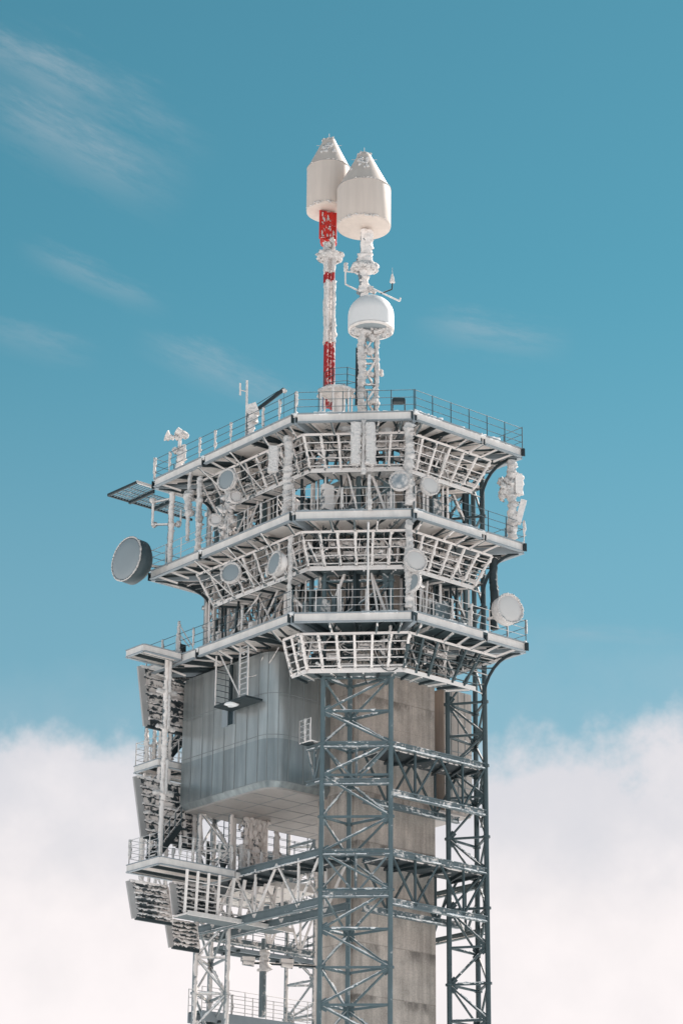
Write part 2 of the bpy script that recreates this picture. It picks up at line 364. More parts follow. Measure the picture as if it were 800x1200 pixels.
def deck(zb, label, seed, cages, plate, side_pale, crust, panels):
    random.seed(seed)
    root = thing('deck', label, 'platform', W(3.5, 9.7, zb), 'stacked open steel decks of the tower')
    inn = inset(3.3); k = 5
    # floor: plate ring with joists below
    for i in range(k):
        j = (i+1) % k
        o0, o1 = inset(.06)[i], inset(.06)[j]
        part('deck_plate', plate if SIDE[i] != 'left' else 'deck_plate', root, lambda m: m.plate([W(*inn[i], zb+.30), W(*o0, zb+.30), W(*o1, zb+.30), W(*inn[j], zb+.30)], .12))
    for i in range(k):
        j = (i+1) % k; e = (Vector(OUT[j])-Vector(OUT[i])); L = e.length; n = max(3, round(L/1.05))
        for s in range(n):
            t = (s+.5)/n
            if random.random() < .2: continue
            p = lerp(inset(.1)[i], inset(.1)[j], t); q = lerp(inn[i], inn[j], t+random.choice((0, 0, .12, -.12)))
            part('joist', 'dark_steel' if random.random() < .4 else 'cage_steel', root,
                 lambda m: m.bar(W(*p, zb+.19), W(*q, zb+.19), .10, .2))
        for s in range(n):
            if random.random() < .25: continue
            t0, t1 = (s+.1)/n, (s+.9)/n
            if s % 2: t0, t1 = t1, t0
            p, q = lerp(inset(.15)[i], inset(.15)[j], t0), lerp(inset(1.9)[i], inset(1.9)[j], t1)
            part('plan_brace', 'dark_steel', root, lambda m: m.bar(W(*p, zb+.12), W(*q, zb+.12), .07, .09))
            p, q = lerp(inset(.12)[i], inset(.12)[j], (s+.5)/n), lerp(inset(.85)[i], inset(.85)[j], (s+.5)/n)
            part('edge_bracket', 'cage_steel', root, lambda m: m.bar(W(*p, zb+.05), W(*q, zb-.3), .08, .1))
        # corner girder
        part('girder', 'flange_paint', root, lambda m: m.bar(W(*inset(.12)[i], zb+.12), W(*inn[i], zb+.12), .18, .32))
        part('ring_beam', 'dark_steel', root, lambda m: m.bar(W(*inn[i], zb+.1), W(*inn[j], zb+.1), .2, .36))
    # fascia beams
    for i in range(k):
        j = (i+1) % k; A, B = Vector(OUT[i]), Vector(OUT[j]); L = (B-A).length; e = (B-A)/L; nn = Vector((-e.y, e.x))
        cuts = [.0, 1.0]
        if SIDE[i] in ('right', 'far_right'): cuts = [0, .62, 1]
        if SIDE[i] == 'left': cuts = [0, .37, 1]
        for s in range(len(cuts)-1):
            g0 = .16; g1 = .16
            P = A+e*(L*cuts[s]+g0); Q = A+e*(L*cuts[s+1]-g1)
            o = part('fascia_beam', 'fascia_paint', root, lambda m: m.bar(W(*(P+nn*.06), zb+FH/2), W(*(Q+nn*.06), zb+FH/2), .05, FH-.08))
            fl = MB()
            for z in (zb+.02, zb+FH-.02): fl.bar(W(*(P+nn*.04), z), W(*(Q+nn*.04), z), .2, .04)
            fl.build('flange', 'flange_paint', o)
        for c in cuts[1:-1]+[0]:
            P = A+e*(L*c)
            part('splice_plate', 'dark_steel', root, lambda m: (m.bar(W(*(P+nn*.10-e*.11), zb+.03), W(*(P+nn*.10-e*.11), zb+FH-.03), .05, .09),
                 m.bar(W(*(P+nn*.10+e*.11), zb+.03), W(*(P+nn*.10+e*.11), zb+FH-.03), .05, .09), m.bar(W(*(P+nn*.16-e*.12), zb+FH/2), W(*(P+nn*.16+e*.12), zb+FH/2), .03, FH-.06)))
        # snow lying along the edge
        def snow(m):
            t = 0
            while t < L-.3:
                d = random.uniform(.3, 1.1)
                if random.random() < crust:
                    m.crust(W(*(A+e*t+nn*.12), zb+FH+.0), W(*(A+e*min(L, t+d)+nn*.12), zb+FH+.0), random.uniform(.05, .10), .4, .1, 6)
                t += d
            if not m.v: m.blob(W(*(A+nn*.2), zb+FH), .12)
        part('snow_crust', 'snow', root, snow)
        ins = .10
        railing(root, W(*(A+nn*ins), zb+FH), W(*(B+nn*ins), zb+FH), side_pale.get(SIDE[i], False), crusty={'left': .75, 'front': .25}.get(SIDE[i], .08) if zb > 40 else .3)
    # curved haunches from the deck corners down to the masts
    for i in (1, 3, 2):
        P = inset(.25)[i]; Q = inset(1.5)[i]
        if i == 3: Q = Vector((-1.4, 13.6))
        def br(m):
            pts = []
            for s in range(9):
                t = s/8; d = lerp(P, Q, math.sin(t*math.pi/2)); pts.append((d, zb-.02-(1.3 if i == 3 else 2.5)*(1-math.cos(t*math.pi/2))))
            for (d0, z0), (d1, z1) in zip(pts, pts[1:]):
                m.bar(W(*d0, z0), W(*d1, z1), .09, .14)
        bo = part('curved_bracket', 'dark_steel', root, br)
        for s in range(2, 8):
            t = s/8; d = lerp(P, Q, math.sin(t*math.pi/2)); z = zb-.02-(1.3 if i == 3 else 2.5)*(1-math.cos(t*math.pi/2)); d2 = inset(2.3)[i]
            part('strut', 'cage_steel' if s % 2 else 'dark_steel', bo, lambda m: m.tube(W(*d, z), W(*d2, z+(.5 if s % 2 else 0)), .035, 5))
    # hanging maintenance cages below the edge
    ct, cbm = inset(.85), inset(1.55)
    cf = inset(2.45)
    for i in range(k):
        if SIDE[i] not in cages: continue
        t0, t1 = cages[SIDE[i]]
        j = (i+1) % k
        T0, T1 = lerp(ct[i], ct[j], t0), lerp(ct[i], ct[j], t1)
        B0, B1 = lerp(cbm[i], cbm[j], t0), lerp(cbm[i], cbm[j], t1)
        F0, F1 = lerp(cf[i], cf[j], t0), lerp(cf[i], cf[j], t1)
        zt, zl = zb-.3, zb-1.85
        nm = MB(); nm.bar(W(*T0, zt), W(*T1, zt), .1, .12); cg = nm.build('cage', 'cage_steel', root)
        L = (T1-T0).length; n = max(2, round(L/.86))
        broken = zb < 36 and SIDE[i] == 'right'
        for s in range(n+1):
            t = s/n
            if broken and s > 1 and random.random() < .25: continue
            P, Q = lerp(T0, T1, t), lerp(B0, B1, t)
            part('upright', 'mast_dark' if broken else 'cage_steel', cg, lambda m: (m.bar(W(*P, zt), W(*Q, zl), .11, .09), m.crust(W(*P.lerp(Q, .3 if broken else 0), zt+(zl-zt)*(.3 if broken else 0)), W(*P.lerp(Q, .95), zl+.08), random.uniform(.045, .075), .45, .09, 6)))
        for s in (1, 2, 3, 4):
            t = s/4.6
            P, Q = lerp(T0, B0, t), lerp(T1, B1, t); z = zt+(zl-zt)*t
            part('cage_rail', 'mast_dark' if broken else 'cage_steel', cg, lambda m: m.tube(W(*P, z), W(*Q, z), .03 if broken else .038, 6))
        part('catwalk_floor', 'rime' if random.random() < .3 else 'cage_steel', cg, lambda m: m.plate([W(*B0, zl-.06), W(*B1, zl-.06), W(*F1, zl-.06), W(*F0, zl-.06)], .07))
        part('toe_board', 'cage_steel', cg, lambda m: (m.bar(W(*B0, zl+.0), W(*B1, zl+.0), .05, .22), m.bar(W(*F0, zl), W(*F1, zl), .08, .16)))
        # floor bearers and hangers on the inner side
        for s in range(n):
            t = (s+.5)/n
            part('hanger', 'cage_steel' if s % 2 else 'dark_steel', cg, lambda m: (m.bar(W(*lerp(F0,F1,t), zl), W(*lerp(F0,F1,t), zb+.1), .07, .07),
                 m.bar(W(*lerp(B0,B1,t), zl-.12), W(*lerp(F0,F1,t), zl-.12), .08, .1)))
        for s in range(n*7):  # frosted struts; the dark-coloured ones also paint in the shade behind the bars
            t = random.uniform(.02, .98); d = random.random(); zz = random.uniform(zl+.1, zb-.1)
            p = lerp(lerp(T0, T1, t), lerp(F0, F1, t), .25+.75*d); q = p+Vector((random.uniform(-.5,.5), random.uniform(-.5,.5)))
            part('frosted_shade_strut', random.choice(('rimed_steel', 'cage_steel', 'rime', 'dark_steel', 'dark_steel')), cg, lambda m: m.crust(W(*p, zz), W(*q, min(zb+.1, zz+random.uniform(-.1, 1.3))), random.uniform(.03, .065), .6, .1, 6))
        if SIDE[i] == 'left':
            for s in range(int(L/2.3)):
                t = (s+.6)/(L/2.3)
                part('stay', 'cage_steel', cg, lambda m: m.tube(W(*lerp(OUT[i], OUT[j], t0+(t1-t0)*t), zb), W(*lerp(B0, B1, min(1, t+.06)), zl), .045, 6))
        # antenna elements and boxes hanging behind the bars
        pm = panels.get(SIDE[i], 0)
        if pm:
            for s in range(n):
                for row in range(pm):
                    if random.random() < .22: continue
                    t = (s+.5)/n+random.uniform(-.02, .02); z = zt-.25-row*.55+random.uniform(-.04, .04)
                    p = lerp(lerp(T0, T1, t), lerp(F0, F1, t), .62); e = (T1-T0).normalized(); nn = Vector((-e.y, e.x))
                    w = min(.30, L/n*.36); hh = random.uniform(.15, .22)
                    def ant(m):
                        m.plate([W(*(p-e*w), z-hh), W(*(p+e*w), z-hh), W(*(p+e*w), z+hh), W(*(p-e*w), z+hh)], .1, (nn.x*UX+nn.y*VX, nn.x*UY+nn.y*VY, 0))
                        m.crust(W(*(p-e*w*.8), z), W(*(p+e*w*.8), z), .10, .4, .09, 6)
                    part('antenna_element', random.choice(('rimed_steel', 'rimed_steel', 'cage_steel', 'dark_steel') if not broken else ('dark_steel', 'dark_steel', 'rimed_steel')), cg, ant)
    # clutter standing on the ring: conduits, boxes and braces (seen between the decks)
    for q in range(120):
        i = random.choice((4, 4, 0, 3, 3, 0, 1, 3)); j = (i+1) % k; d = random.uniform(1.6, 3.4)
        if zb > 44: break
        p = lerp(inset(d)[i], inset(d)[j], random.uniform(.08, .92)); r = random.random()
        if r < .4:
            part('conduit', random.choice(('cage_steel', 'dark_steel', 'rimed_steel')), root, lambda m: m.tube(W(*p, zb+.4), W(*p, zb+random.uniform(2.2, 4.9)), random.uniform(.04, .09), 7))
        elif r < .7:
            w = random.uniform(.15, .32); hh = random.uniform(.5, 1.3); z = zb+.42+random.choice((0, 0, .7))
            part('equipment_box', random.choice(('cage_steel', 'dark_steel', 'rimed_steel', 'belt_steel')), root, lambda m: m.box(p.x-w, p.x+w, p.y-w*.6, p.y+w*.6, z, z+hh))
        else:
            p2 = lerp(inset(d+.5)[i], inset(d+.5)[j], random.uniform(.1, .9))
            part('stay', random.choice(('cage_steel', 'dark_steel')), root, lambda m: m.tube(W(*p, zb+.4), W(*p2, zb+4.7), .06, 6))
    # slack cable runs between the frames
    for q in range(16):
        i = random.choice((4, 4, 0, 3)); j = (i+1) % k
        t = random.uniform(.05, .7); t1 = t+random.uniform(.12, .3)
        p, q_ = lerp(inset(random.uniform(1.2, 2.6))[i], inset(1.8)[j], t), lerp(inset(1.8)[i], inset(random.uniform(1.2, 3))[j], t1)
        z0_, z1_ = zb-random.uniform(.0, 1.2), zb-random.uniform(.0, 2.2); sg = random.uniform(.15, .6)
        part('cable', 'dark_steel' if q % 3 else 'rimed_steel', root, lambda m: m.path([W(*lerp(p, q_, u/6), z0_+(z1_-z0_)*u/6-sg*4*(u/6)*(1-u/6)) for u in range(7)], .028, 5))
    return root
allc = {'front': (0,1), 'right': (0,.9), 'left': (.2,1), 'far_right': (.2,.8), 'back': (.2,.8)}
D1 = deck(Z1, 'topmost open steel deck carrying the roof masts, rime on its cages', 11, allc, 'deck_plate', {}, .8, {'front': 3, 'right': 2, 'left': 2})
D2 = deck(Z2, 'middle open steel deck between the large left dish and the rimed panel antennas', 12, allc, 'deck_plate', {'front': True, 'left': True}, .6, {'front': 3, 'right': 2, 'left': 1})
D3 = deck(Z3, 'lowest open steel deck resting over the metal cabin', 13, {'front': (0,1), 'right': (0,.92), 'left': (.88,1)}, 'deck_plate_dark', {'front': True, 'left': False, 'right': True}, .6, {'front': 3, 'right': 2})

# roof skin of the top deck so that it closes the tower
# inner cross frames between decks (thick braces seen through the cages)
random.seed(5)
for zb, lab in ((Z2+FH, 'upper'), (Z3+FH, 'lower')):
    fr = thing('cross_frame', 'rimed diagonal frame round the shaft between the %s two decks' % lab, 'frame', W(3.5, 6, zb))
    zt = zb+4.4
    pts = [(-1.5,4.69), (.72,2.5), (6.5,2.6), (6.5,14.6), (-1.2,14.5)]
    seq = [(0,1), (1,2), (4,0), (2,3)]
    for i, j in seq:
        P, Q = Vector(pts[i]), Vector(pts[j]); M = P.lerp(Q, .5)
        part('diagonal_brace', 'rimed_steel', fr, lambda m: m.bar(W(*P, zb), W(*M, zt), .13, .13))
        part('diagonal_brace', 'cage_steel', fr, lambda m: m.bar(W(*Q, zb), W(*M, zt), .13, .13))
        part('cross_beam', 'cage_steel', fr, lambda m: m.bar(W(*P, zt-.9), W(*Q, zt-.9), .16, .2))
        L = (Q-P).length; n = max(1, int(L/1.7))
        for s in range(n):
            p = P.lerp(Q, (s+.5)/n)
            part('post', random.choice(('cage_steel', 'dark_steel', 'mast_steel')), fr, lambda m: m.bar(W(*p, zb), W(*p, zt), .17, .17))

# ------------------------------------------------------------------ cabin
A0, B0c, B1c, ZC = -2.4, 7.3, 14.25, 28.1
CT = Z3-.12
cab = thing('metal_cabin', 'large blue-grey sheet metal cabin with rounded corner hung under the lowest deck', 'cabin', W(1, 10, ZC))
def outline(a0, b0, a1, b1, r, n=9):
    pts = [(a1, b0), (a1, b1), (a0, b1)]
    arc = [(a0+r-r*math.cos(t), b0+r-r*math.sin(t)) for t in [math.pi/2*i/n for i in range(n+1)]]
    return pts+arc
def wall(m):
    ol = outline(A0, B0c, 6.9, B1c, 1.0)
    k = len(ol)
    vs = [W(a,b,ZC+.32) for a,b in ol]+[W(a,b,CT) for a,b in ol]
    fs = [(i,(i+1)%k,k+(i+1)%k,k+i) for i in range(k)]
    m.add(vs, fs, True); m.sm[-k:] = [i in range(3, k-1) for i in range(k)]
    # chamfered foot
    o2 = outline(A0+.0, B0c+.0, 6.9, B1c, 1.0); o3 = outline(A0+.22, B0c+.22, 6.7, B1c-.2, .8)
    vs = [W(a,b,ZC) for a,b in o3]+[W(a,b,ZC+.32) for a,b in o2]
    m.add(vs, fs, True); m.sm[-k:] = [i in range(3, k-1) for i in range(k)]
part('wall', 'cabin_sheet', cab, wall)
part('underside', 'soffit', cab, lambda m: m.plate([W(a,b,ZC-.02) for a,b in outline(A0+.2, B0c+.2, 6.72, B1c-.18, .8)], .1))
def lipf(m):
    ol = outline(A0+.2, B0c+.2, 6.72, B1c-.18, .82)
    for p, q in zip(ol, ol[1:]+ol[:1]): m.bar(W(*p, ZC+.02), W(*q, ZC+.02), .06, .09)
part('lip', 'soffit', cab, lipf)
# sheet joints: standing seams on the two visible sides and round the corner
def seams(m):
    e = .012
    zs = [ZC+.34+(CT-ZC)*t for t in (0, .335, .64)]
    b = B0c+1.02
    while b < B1c:
        m.bar(W(A0-e, b, ZC+.3), W(A0-e, b, CT), .022, .03); b += .86
    for a in (-1.38, -.5, .35):
        m.bar(W(a, B0c-e, ZC+.3), W(a, B0c-e, CT), .022, .03)
    arc = outline(A0-e, B0c-e, 6.9, B1c, 1.0+e)[3:]
    for z in zs:
        for p, q in zip(arc, arc[1:]): m.bar(W(*p, z), W(*q, z), .022, .03)
        m.bar(W(A0-e, B0c+1, z), W(A0-e, B1c, z), .022, .03)
        m.bar(W(-1.4, B0c-e, z), W(1.3, B0c-e, z), .022, .03)
    for i in (3, 6): m.bar(W(*arc[i], ZC+.3), W(*arc[i], CT), .03, .03)
    for a in (-.6, .9, 2.4, 3.9, 5.4): m.bar(W(a, B0c+.3, ZC-.024), W(a, B1c-.3, ZC-.024), .03, .02)
    for b in (8.9, 10.4, 11.9, 13.2): m.bar(W(A0+.3, b, ZC-.026), W(6.5, b, ZC-.026), .03, .02)
part('panel_seam', 'seam', cab, seams)
wp = on_a(271, 838, A0); wh = .46
wf = part('window', 'glass_dark', cab, lambda m: m.box(A0-.02, A0+.1, wp[1]-.22, wp[1]+.22, wp[2]-wh, wp[2]+wh))
part('frame', 'flange_paint', wf, lambda m: (m.box(A0-.05, A0+.05, wp[1]+.22, wp[1]+.66, wp[2]-wh-.05, wp[2]+wh+.05), m.box(A0-.05, A0+.05, wp[1]-.28, wp[1]-.22, wp[2]-wh-.05, wp[2]+wh+.05)))
part('roof_edge', 'dark_steel', cab, lambda m: m.bar(W(A0+.2, B0c+1, CT+.05), W(A0+.2, B1c, CT+.05), .2, .14))
# rear wing on the far side of the shaft
wing = thing('metal_cabin', 'beige sheet metal cabin behind the right side of the concrete shaft', 'cabin', W(7.8, 10, ZC))
part('wall', 'concrete', wing, lambda m: m.box(6.25, 6.95, 6.6, 12, ZC+2.0, CT))
def wingw(m): m.box(6.95, 8.75, 5.65, 13.5, ZC+.1, CT-.4)
material('wing_sheet', (.52, .44, .39), .5, 0, up=.8, wind=.1, kn=.6, t=1.3, var=.1, bump=.1, streak=.18)
part('cladding', 'wing_sheet', wing, wingw)
part('underside', 'soffit', wing, lambda m: m.box(6.2, 8.7, 5.7, 13.45, ZC, ZC+.097))
def ws(m):
    for a in (7.4, 7.85, 8.3): m.bar(W(a, 5.64, ZC+.1), W(a, 5.64, CT-.4), .03, .03)
    for z in (29.5, 31.2, 33): m.bar(W(6.95, 5.638, z), W(8.75, 5.638, z), .03, .03)
part('panel_seam', 'seam', wing, ws)
part('door', 'glass_dark', wing, lambda m: m.box(6.3, 6.75, 6.57, 6.65, 30.4, 31.4))

# ------------------------------------------------------------------ belt trusses between the masts
def belt(label, P, Q, zu, zl, mat, nb, dbl=0., mat2=None, seed=0, ch=.26):
    """P, Q plan points; upper and lower chord with web"""
    random.seed(seed)
    root = thing('belt_truss', label, 'truss', W(*Vector(P).lerp(Vector(Q), .5), zl))
    P, Q = Vector(P), Vector(Q); e = (Q-P).normalized(); nn = Vector((-e.y, e.x))
    offs = [0, dbl] if dbl else [0]
    for o in offs:
        for z in (zu, zl):
            def f(m):
                a, b = W(*(P+nn*o), z), W(*(Q+nn*o), z)
                m.bar(a, b, .05, ch)                                 # I-section: web and two flanges
                for s in (-1, 1): m.bar(a+Vector((0,0,s*ch/2)), b+Vector((0,0,s*ch/2)), .2, .045)
            co_ = part('chord', mat, root, f)
            def rg(m):
                t = 0.
                while t < .93:
                    t1 = min(.98, t+random.uniform(.1, .4))
                    if random.random() < .85: m.crust(W(*(P+nn*o).lerp(Q+nn*o, t+.01), z-ch/2+.04)+Vector((0,0,0))-Vector((VX,VY,0))*.06*(1 if abs(e.x) > .5 else 0)-Vector((UX,UY,0))*.06*(0 if abs(e.x) > .5 else 1), W(*(P+nn*o).lerp(Q+nn*o, t1), z-ch/2+.04)-Vector((VX,VY,0))*.06*(1 if abs(e.x) > .5 else 0)-Vector((UX,UY,0))*.06*(0 if abs(e.x) > .5 else 1), random.uniform(.022, .045), .6, .1, 6)
                    t = t1
                if not m.v: m.blob(W(*P, z), .05)
            part('snow_ridge', 'snow', co_, rg)
        for i in range(nb):
            a, b, c = P.lerp(Q, i/nb), P.lerp(Q, (i+.5)/nb), P.lerp(Q, (i+1)/nb)
            for x, zx, y, zy in ((a, zu, b, zl), (b, zl, c, zu)):
                part('web_brace', mat2 or mat, root, lambda m: m.bar(W(*(x+nn*o), zx), W(*(y+nn*o), zy), .09, .09))
            part('web_post', mat2 or mat, root, lambda m: m.bar(W(*(b+nn*o), zl), W(*(b+nn*o), zu), .09, .09))
    if dbl:
        part('walkway_grating', 'grating', root, lambda m: m.plate([W(*(P+nn*.12), zu-.22), W(*(Q+nn*.12), zu-.22), W(*(Q+nn*(dbl-.1)), zu-.22), W(*(P+nn*(dbl-.1)), zu-.22)], .06))
        n = nb*3
        for i in range(n):
            a = P.lerp(Q, (i+.5)/n); b = P.lerp(Q, min(1, (i+.5+random.choice((0, .8, -.8)))/n))
            part('cross_member', 'dark_steel', root, lambda m: m.bar(W(*a, zu-.3), W(*(b+nn*dbl), zu-.3), .09, .12))
    return root
zU1, zL1 = on_b(458, 872, 2.47)[2], on_b(457, 928, 2.47)[2]
zU2, zL2 = on_b(456, 998, 2.47)[2], on_b(456, 1056, 2.47)[2]
lf, rf = (-1.5, 4.69), (.72, 2.5)
belt('upper steel belt truss with walkway from front mast to right mast', (.72, 2.5), (6.62, 2.47), zU1, zL1, 'belt_steel', 2, 1.9, 'mast_dark', 1)
belt('lower steel belt truss with walkway from front mast to right mast', (.72, 2.5), (6.62, 2.47), zU2, zL2, 'belt_steel', 2, 1.9, 'mast_dark', 2)
belt('lower steel belt truss running left from front mast to pale mast', (-1.5, 4.69), (-1.5, 14.1), zU2, zL2, 'belt_steel', 3, 1.6*-1+.0, 'cage_steel', 3, .36)
belt('rear steel belt truss crossing behind the pale left mast', (-1.2, 14.6), (6.47, 14.65), zU2, zL2, 'belt_steel', 4, 0, 'cage_steel', 4)
belt('short upper steel collar truss across the front mast', lf, rf, zU1, zU1-1.75, 'belt_steel', 1, 0, 'belt_steel', 5)
belt('short lower steel collar truss across the front mast', lf, rf, zU2, zU2-1.9, 'belt_steel', 1, 0, 'belt_steel', 6)
belt('short steel collar truss from front mast back to the cabin', (-1.5, 4.69), (-1.5, 5.75), zU1, zL1+.6, 'belt_steel', 1, 0, 'belt_steel', 7, .18)
belt('far right steel belt truss going back from the dark mast', (8.4, 4.6), (8.5, 14.5), zU2, zL2, 'mast_dark', 4, 0, None, 8)
belt('upper collar truss across the dark right mast', (6.62, 2.47), (8.0, 4.2), zU1-.1, zL1, 'mast_dark', 1, 0, None, 9)
belt('lower collar truss across the dark right mast', (6.62, 2.47), (8.0, 4.2), zU2-.1, zL2, 'mast_dark', 1, 0, None, 10)
# small balcony with ladder rails left of the front mast
bal = thing('service_balcony', 'small rimed service balcony left of the front mast beside the cabin', 'balcony', W(-1.7, 5.6, zU1))
part('floor', 'grating', bal, lambda m: m.box(-2.0, -1.4, 4.9, 5.75, zU1+.15, zU1+.21))
railing(bal, W(-2.0, 4.95, zU1+.2), W(-2.0, 5.75, zU1+.2), True, 3, 1.05, .5, .6)
railing(bal, W(-2.0, 5.75, zU1+.2), W(-1.4, 5.75, zU1+.2), True, 3, 1.05, .5, .3)

# ------------------------------------------------------------------ hung ladder platform in front of the cabin
hp = on_a(255, 828, -3.3); hq = on_a(292, 819, -3.3); ht = on_a(288, 757, -3.3)[2]
plat = thing('hanging_platform', 'small hanging platform with pale ladder in front of the cabin window', 'platform', W(-3.3, hp[1], hp[2]))
zf = hp[2]; y0, y1 = hq[1], hp[1]
part('floor', 'dark_steel', plat, lambda m: m.box(-3.5, -2.5, y0, y1, zf-.1, zf))
lad = MB()
ly0, ly1 = y0, y0+.62
for y in (ly0, ly1): lad.bar(W(-3.42, y, zf), W(-3.42, y, ht), .07, .07)
lo = lad.build('ladder', 'rail_pale', plat)
for i in range(10):
    z = zf+.12+(ht-zf-.2)*i/9
    part('rung', 'rail_pale', lo, lambda m: m.tube(W(-3.42, ly0, z), W(-3.42, ly1, z), .026, 6))
part('brace', 'rail_pale', plat, lambda m: m.tube(W(-3.45, y1, zf+2.9), W(-3.45, y0+.55, zf+.1), .04, 6))
part('hanger', 'rail_pale', plat, lambda m: (m.tube(W(-3.45, y1, zf), W(-3.45, y1, Z3), .04, 6), m.tube(W(-2.55, y1, zf), W(-2.55, y1, Z3), .05, 6)))
part('guard_rail', 'rail_dark', plat, lambda m: [m.tube(W(-3.45, y1, zf+z), W(-2.55, y1, zf+z), .025, 5) for z in (.2, .5, .8, 1.1, 1.4, 1.7)])
part('end_frame', 'dark_steel', plat, lambda m: m.box(-2.62, -2.5, y1-.12, y1+.05, zf, zf+2.2))
part('snow_lump', 'snow', plat, lambda m: m.blob(on_axis, .24, .3, (1.2, 1, .6)) if False else m.blob(W(-3.3, (y0+y1)/2+.1, zf-.12), .24, .3, (1.3, 1.1, .5)))

# ------------------------------------------------------------------ left service stack: D3 extension, landings, stairs, screens
def screen(label, tl, bl, depth, plane_b, lean, seed, mat='grating'):
    """framed grille panel: left edge seen from (tl) to (bl), running along +a by depth"""
    random.seed(seed)
    p, q = on_b(*tl, plane_b), on_b(*bl, plane_b)
    root = thing('grille_screen', label, 'screen', W(p[0], plane_b, q[2]), 'rimed grille screens of the side stairs')
    P, Q = (p[0], plane_b, p[2]), (q[0], plane_b+lean, q[2])
    part('side_frame', 'screen_frame', root, lambda m: m.bar(W(*P), W(*Q), .12, .38, (UX, UY, 0)))
    part('side_frame', 'cage_steel', root, lambda m: m.bar(W(P[0]+depth, P[1], P[2]), W(Q[0]+depth*.96, Q[1], Q[2]), .12, .16, (UX, UY, 0)))
    part('cross_frame', 'cage_steel', root, lambda m: m.bar(W(*P), W(P[0]+depth, P[1], P[2]), .14, .14))
    part('cross_frame', 'dark_steel', root, lambda m: m.bar(W(*Q), W(Q[0]+depth*.96, Q[1], Q[2]), .14, .14))
    n = 7
    for i in range(n):
        t0, t1 = (i+.12)/n, (i+.95)/n
        a = [P[k]+(Q[k]-P[k])*t0 for k in range(3)]; b = [P[k]+(Q[k]-P[k])*t1 for k in range(3)]
        part('slat', mat, root, lambda m: (m.plate([W(a[0]+.1, a[1]+.05, a[2]), W(a[0]+depth-.05, a[1]+.05, a[2]), W(b[0]+depth-.05, b[1]+.12, b[2]), W(b[0]+.1, b[1]+.12, b[2])], .03, (VX, VY, 0)),
             m.crust(W(a[0]+.1, a[1], a[2]), W(a[0]+depth-.05, a[1], a[2]), random.uniform(.05, .10), .7, .09, 6)))
    return root
def landing(label, a0, a1, b0, b1, z, seed, rails):
    random.seed(seed)
    root = thing('stair_landing', label, 'landing', W((a0+a1)/2, (b0+b1)/2, z))
    part('floor', 'deck_plate', root, lambda m: m.box(a0+.08, a1-.08, b0+.08, b1-.08, z+.16, z+.26))
    for p, q in (((a0,b0),(a0,b1)), ((a0,b0),(a1,b0)), ((a1,b0),(a1,b1)), ((a0,b1),(a1,b1))):
        o = part('edge_beam', 'fascia_paint', root, lambda m: m.bar(W(*p, z+.14), W(*q, z+.14), .07, .30))
        part('flange', 'flange_paint', o, lambda m: (m.bar(W(*p, z-.02), W(*q, z-.02), .16, .04), m.bar(W(*p, z+.31), W(*q, z+.31), .16, .04)))
    for i in range(int((b1-b0)/.6)):
        b = b0+.4+i*.6
        part('joist', 'dark_steel' if i % 2 else 'cage_steel', root, lambda m: m.bar(W(a0+.1, b, z+.08), W(a1-.1, b, z+.08), .08, .16))
    for p, q in rails: railing(root, W(*p, z+.33), W(*q, z+.33), True, 3, 1.15, .8, .25)
    return root
# D3 extension
landing('snow edged side landing level with the lowest deck, left end', -6.27, -4.1, 12.3, 13.7, Z3+.15, 21, [])
# grating awning at the left end of the top deck
aw = thing('grating_awning', 'dark framed grating projecting left from the top deck', 'awning', W(-4.8, 15.7, Z1+.2))
part('frame', 'dark_steel', aw, lambda m: (m.bar(W(-4.8,15.6,Z1+.2), W(-4.85,18.0,Z1+.2), .1, .12), m.bar(W(-4.85,18.0,Z1+.2), W(.5,18.0,Z1+.2), .1, .12),
     m.bar(W(-3.5,15.9,Z1+.15), W(-3.5,18.0,Z1+.15), .12, .2), m.bar(W(-2,16.6,Z1+.15), W(-2,18.0,Z1+.15), .12, .2)))
part('frame', 'fascia_paint', aw, lambda m: m.bar(W(-4.8,15.62,Z1+.24), W(-3.6,15.62,Z1+.24), .1, .14))
material('awning_grating', (.20, .26, .29), .5, .2, up=.2, wind=.2, kn=2, t=1.35, scale=3)
for i in range(26):
    a = -4.7+i*.18
    part('grating_bar', 'awning_grating', aw, lambda m: m.bar(W(a, 15.65 if a < -3.6 else 16.4, Z1+.2), W(a, 17.95, Z1+.2), .05, .05))
part('grating_bar', 'awning_grating', aw, lambda m: [m.bar(W(-4.8, b, Z1+.17), W(.3, b, Z1+.17), .05, .04) for b in (16.4, 16.9, 17.4)])
# landings lower down
n2_ = on_b(186, 893, 14.6); l2 = on_a(158, 902, n2_[0]); z2 = n2_[2]-.15
landing('side landing halfway down the left stairs with pale railings', n2_[0], 0., 14.6, l2[1], z2, 22,
        [((n2_[0]+.05, 14.7), (n2_[0]+.05, l2[1])), ((n2_[0], l2[1]-.05), (0, l2[1]-.05)), ((n2_[0]+1.2, 14.65), (0, 14.65))])
l3 = on_a(150, 1018, -6.2); z3 = l3[2]-.15; b3 = l3[1]; b3n = on_a(187, 1010, -6.2)[1]; print('b3', b3, b3n)
landing('lowest side landing at the foot of the left stairs', -6.2, -1.9, b3n, b3+.05, z3, 23,
        [((-6.15, b3n+.1), (-6.15, b3)), ((-6.15, b3), (-2, b3)), ((-5.0, b3n+.1), (-2.0, b3n+.1))])
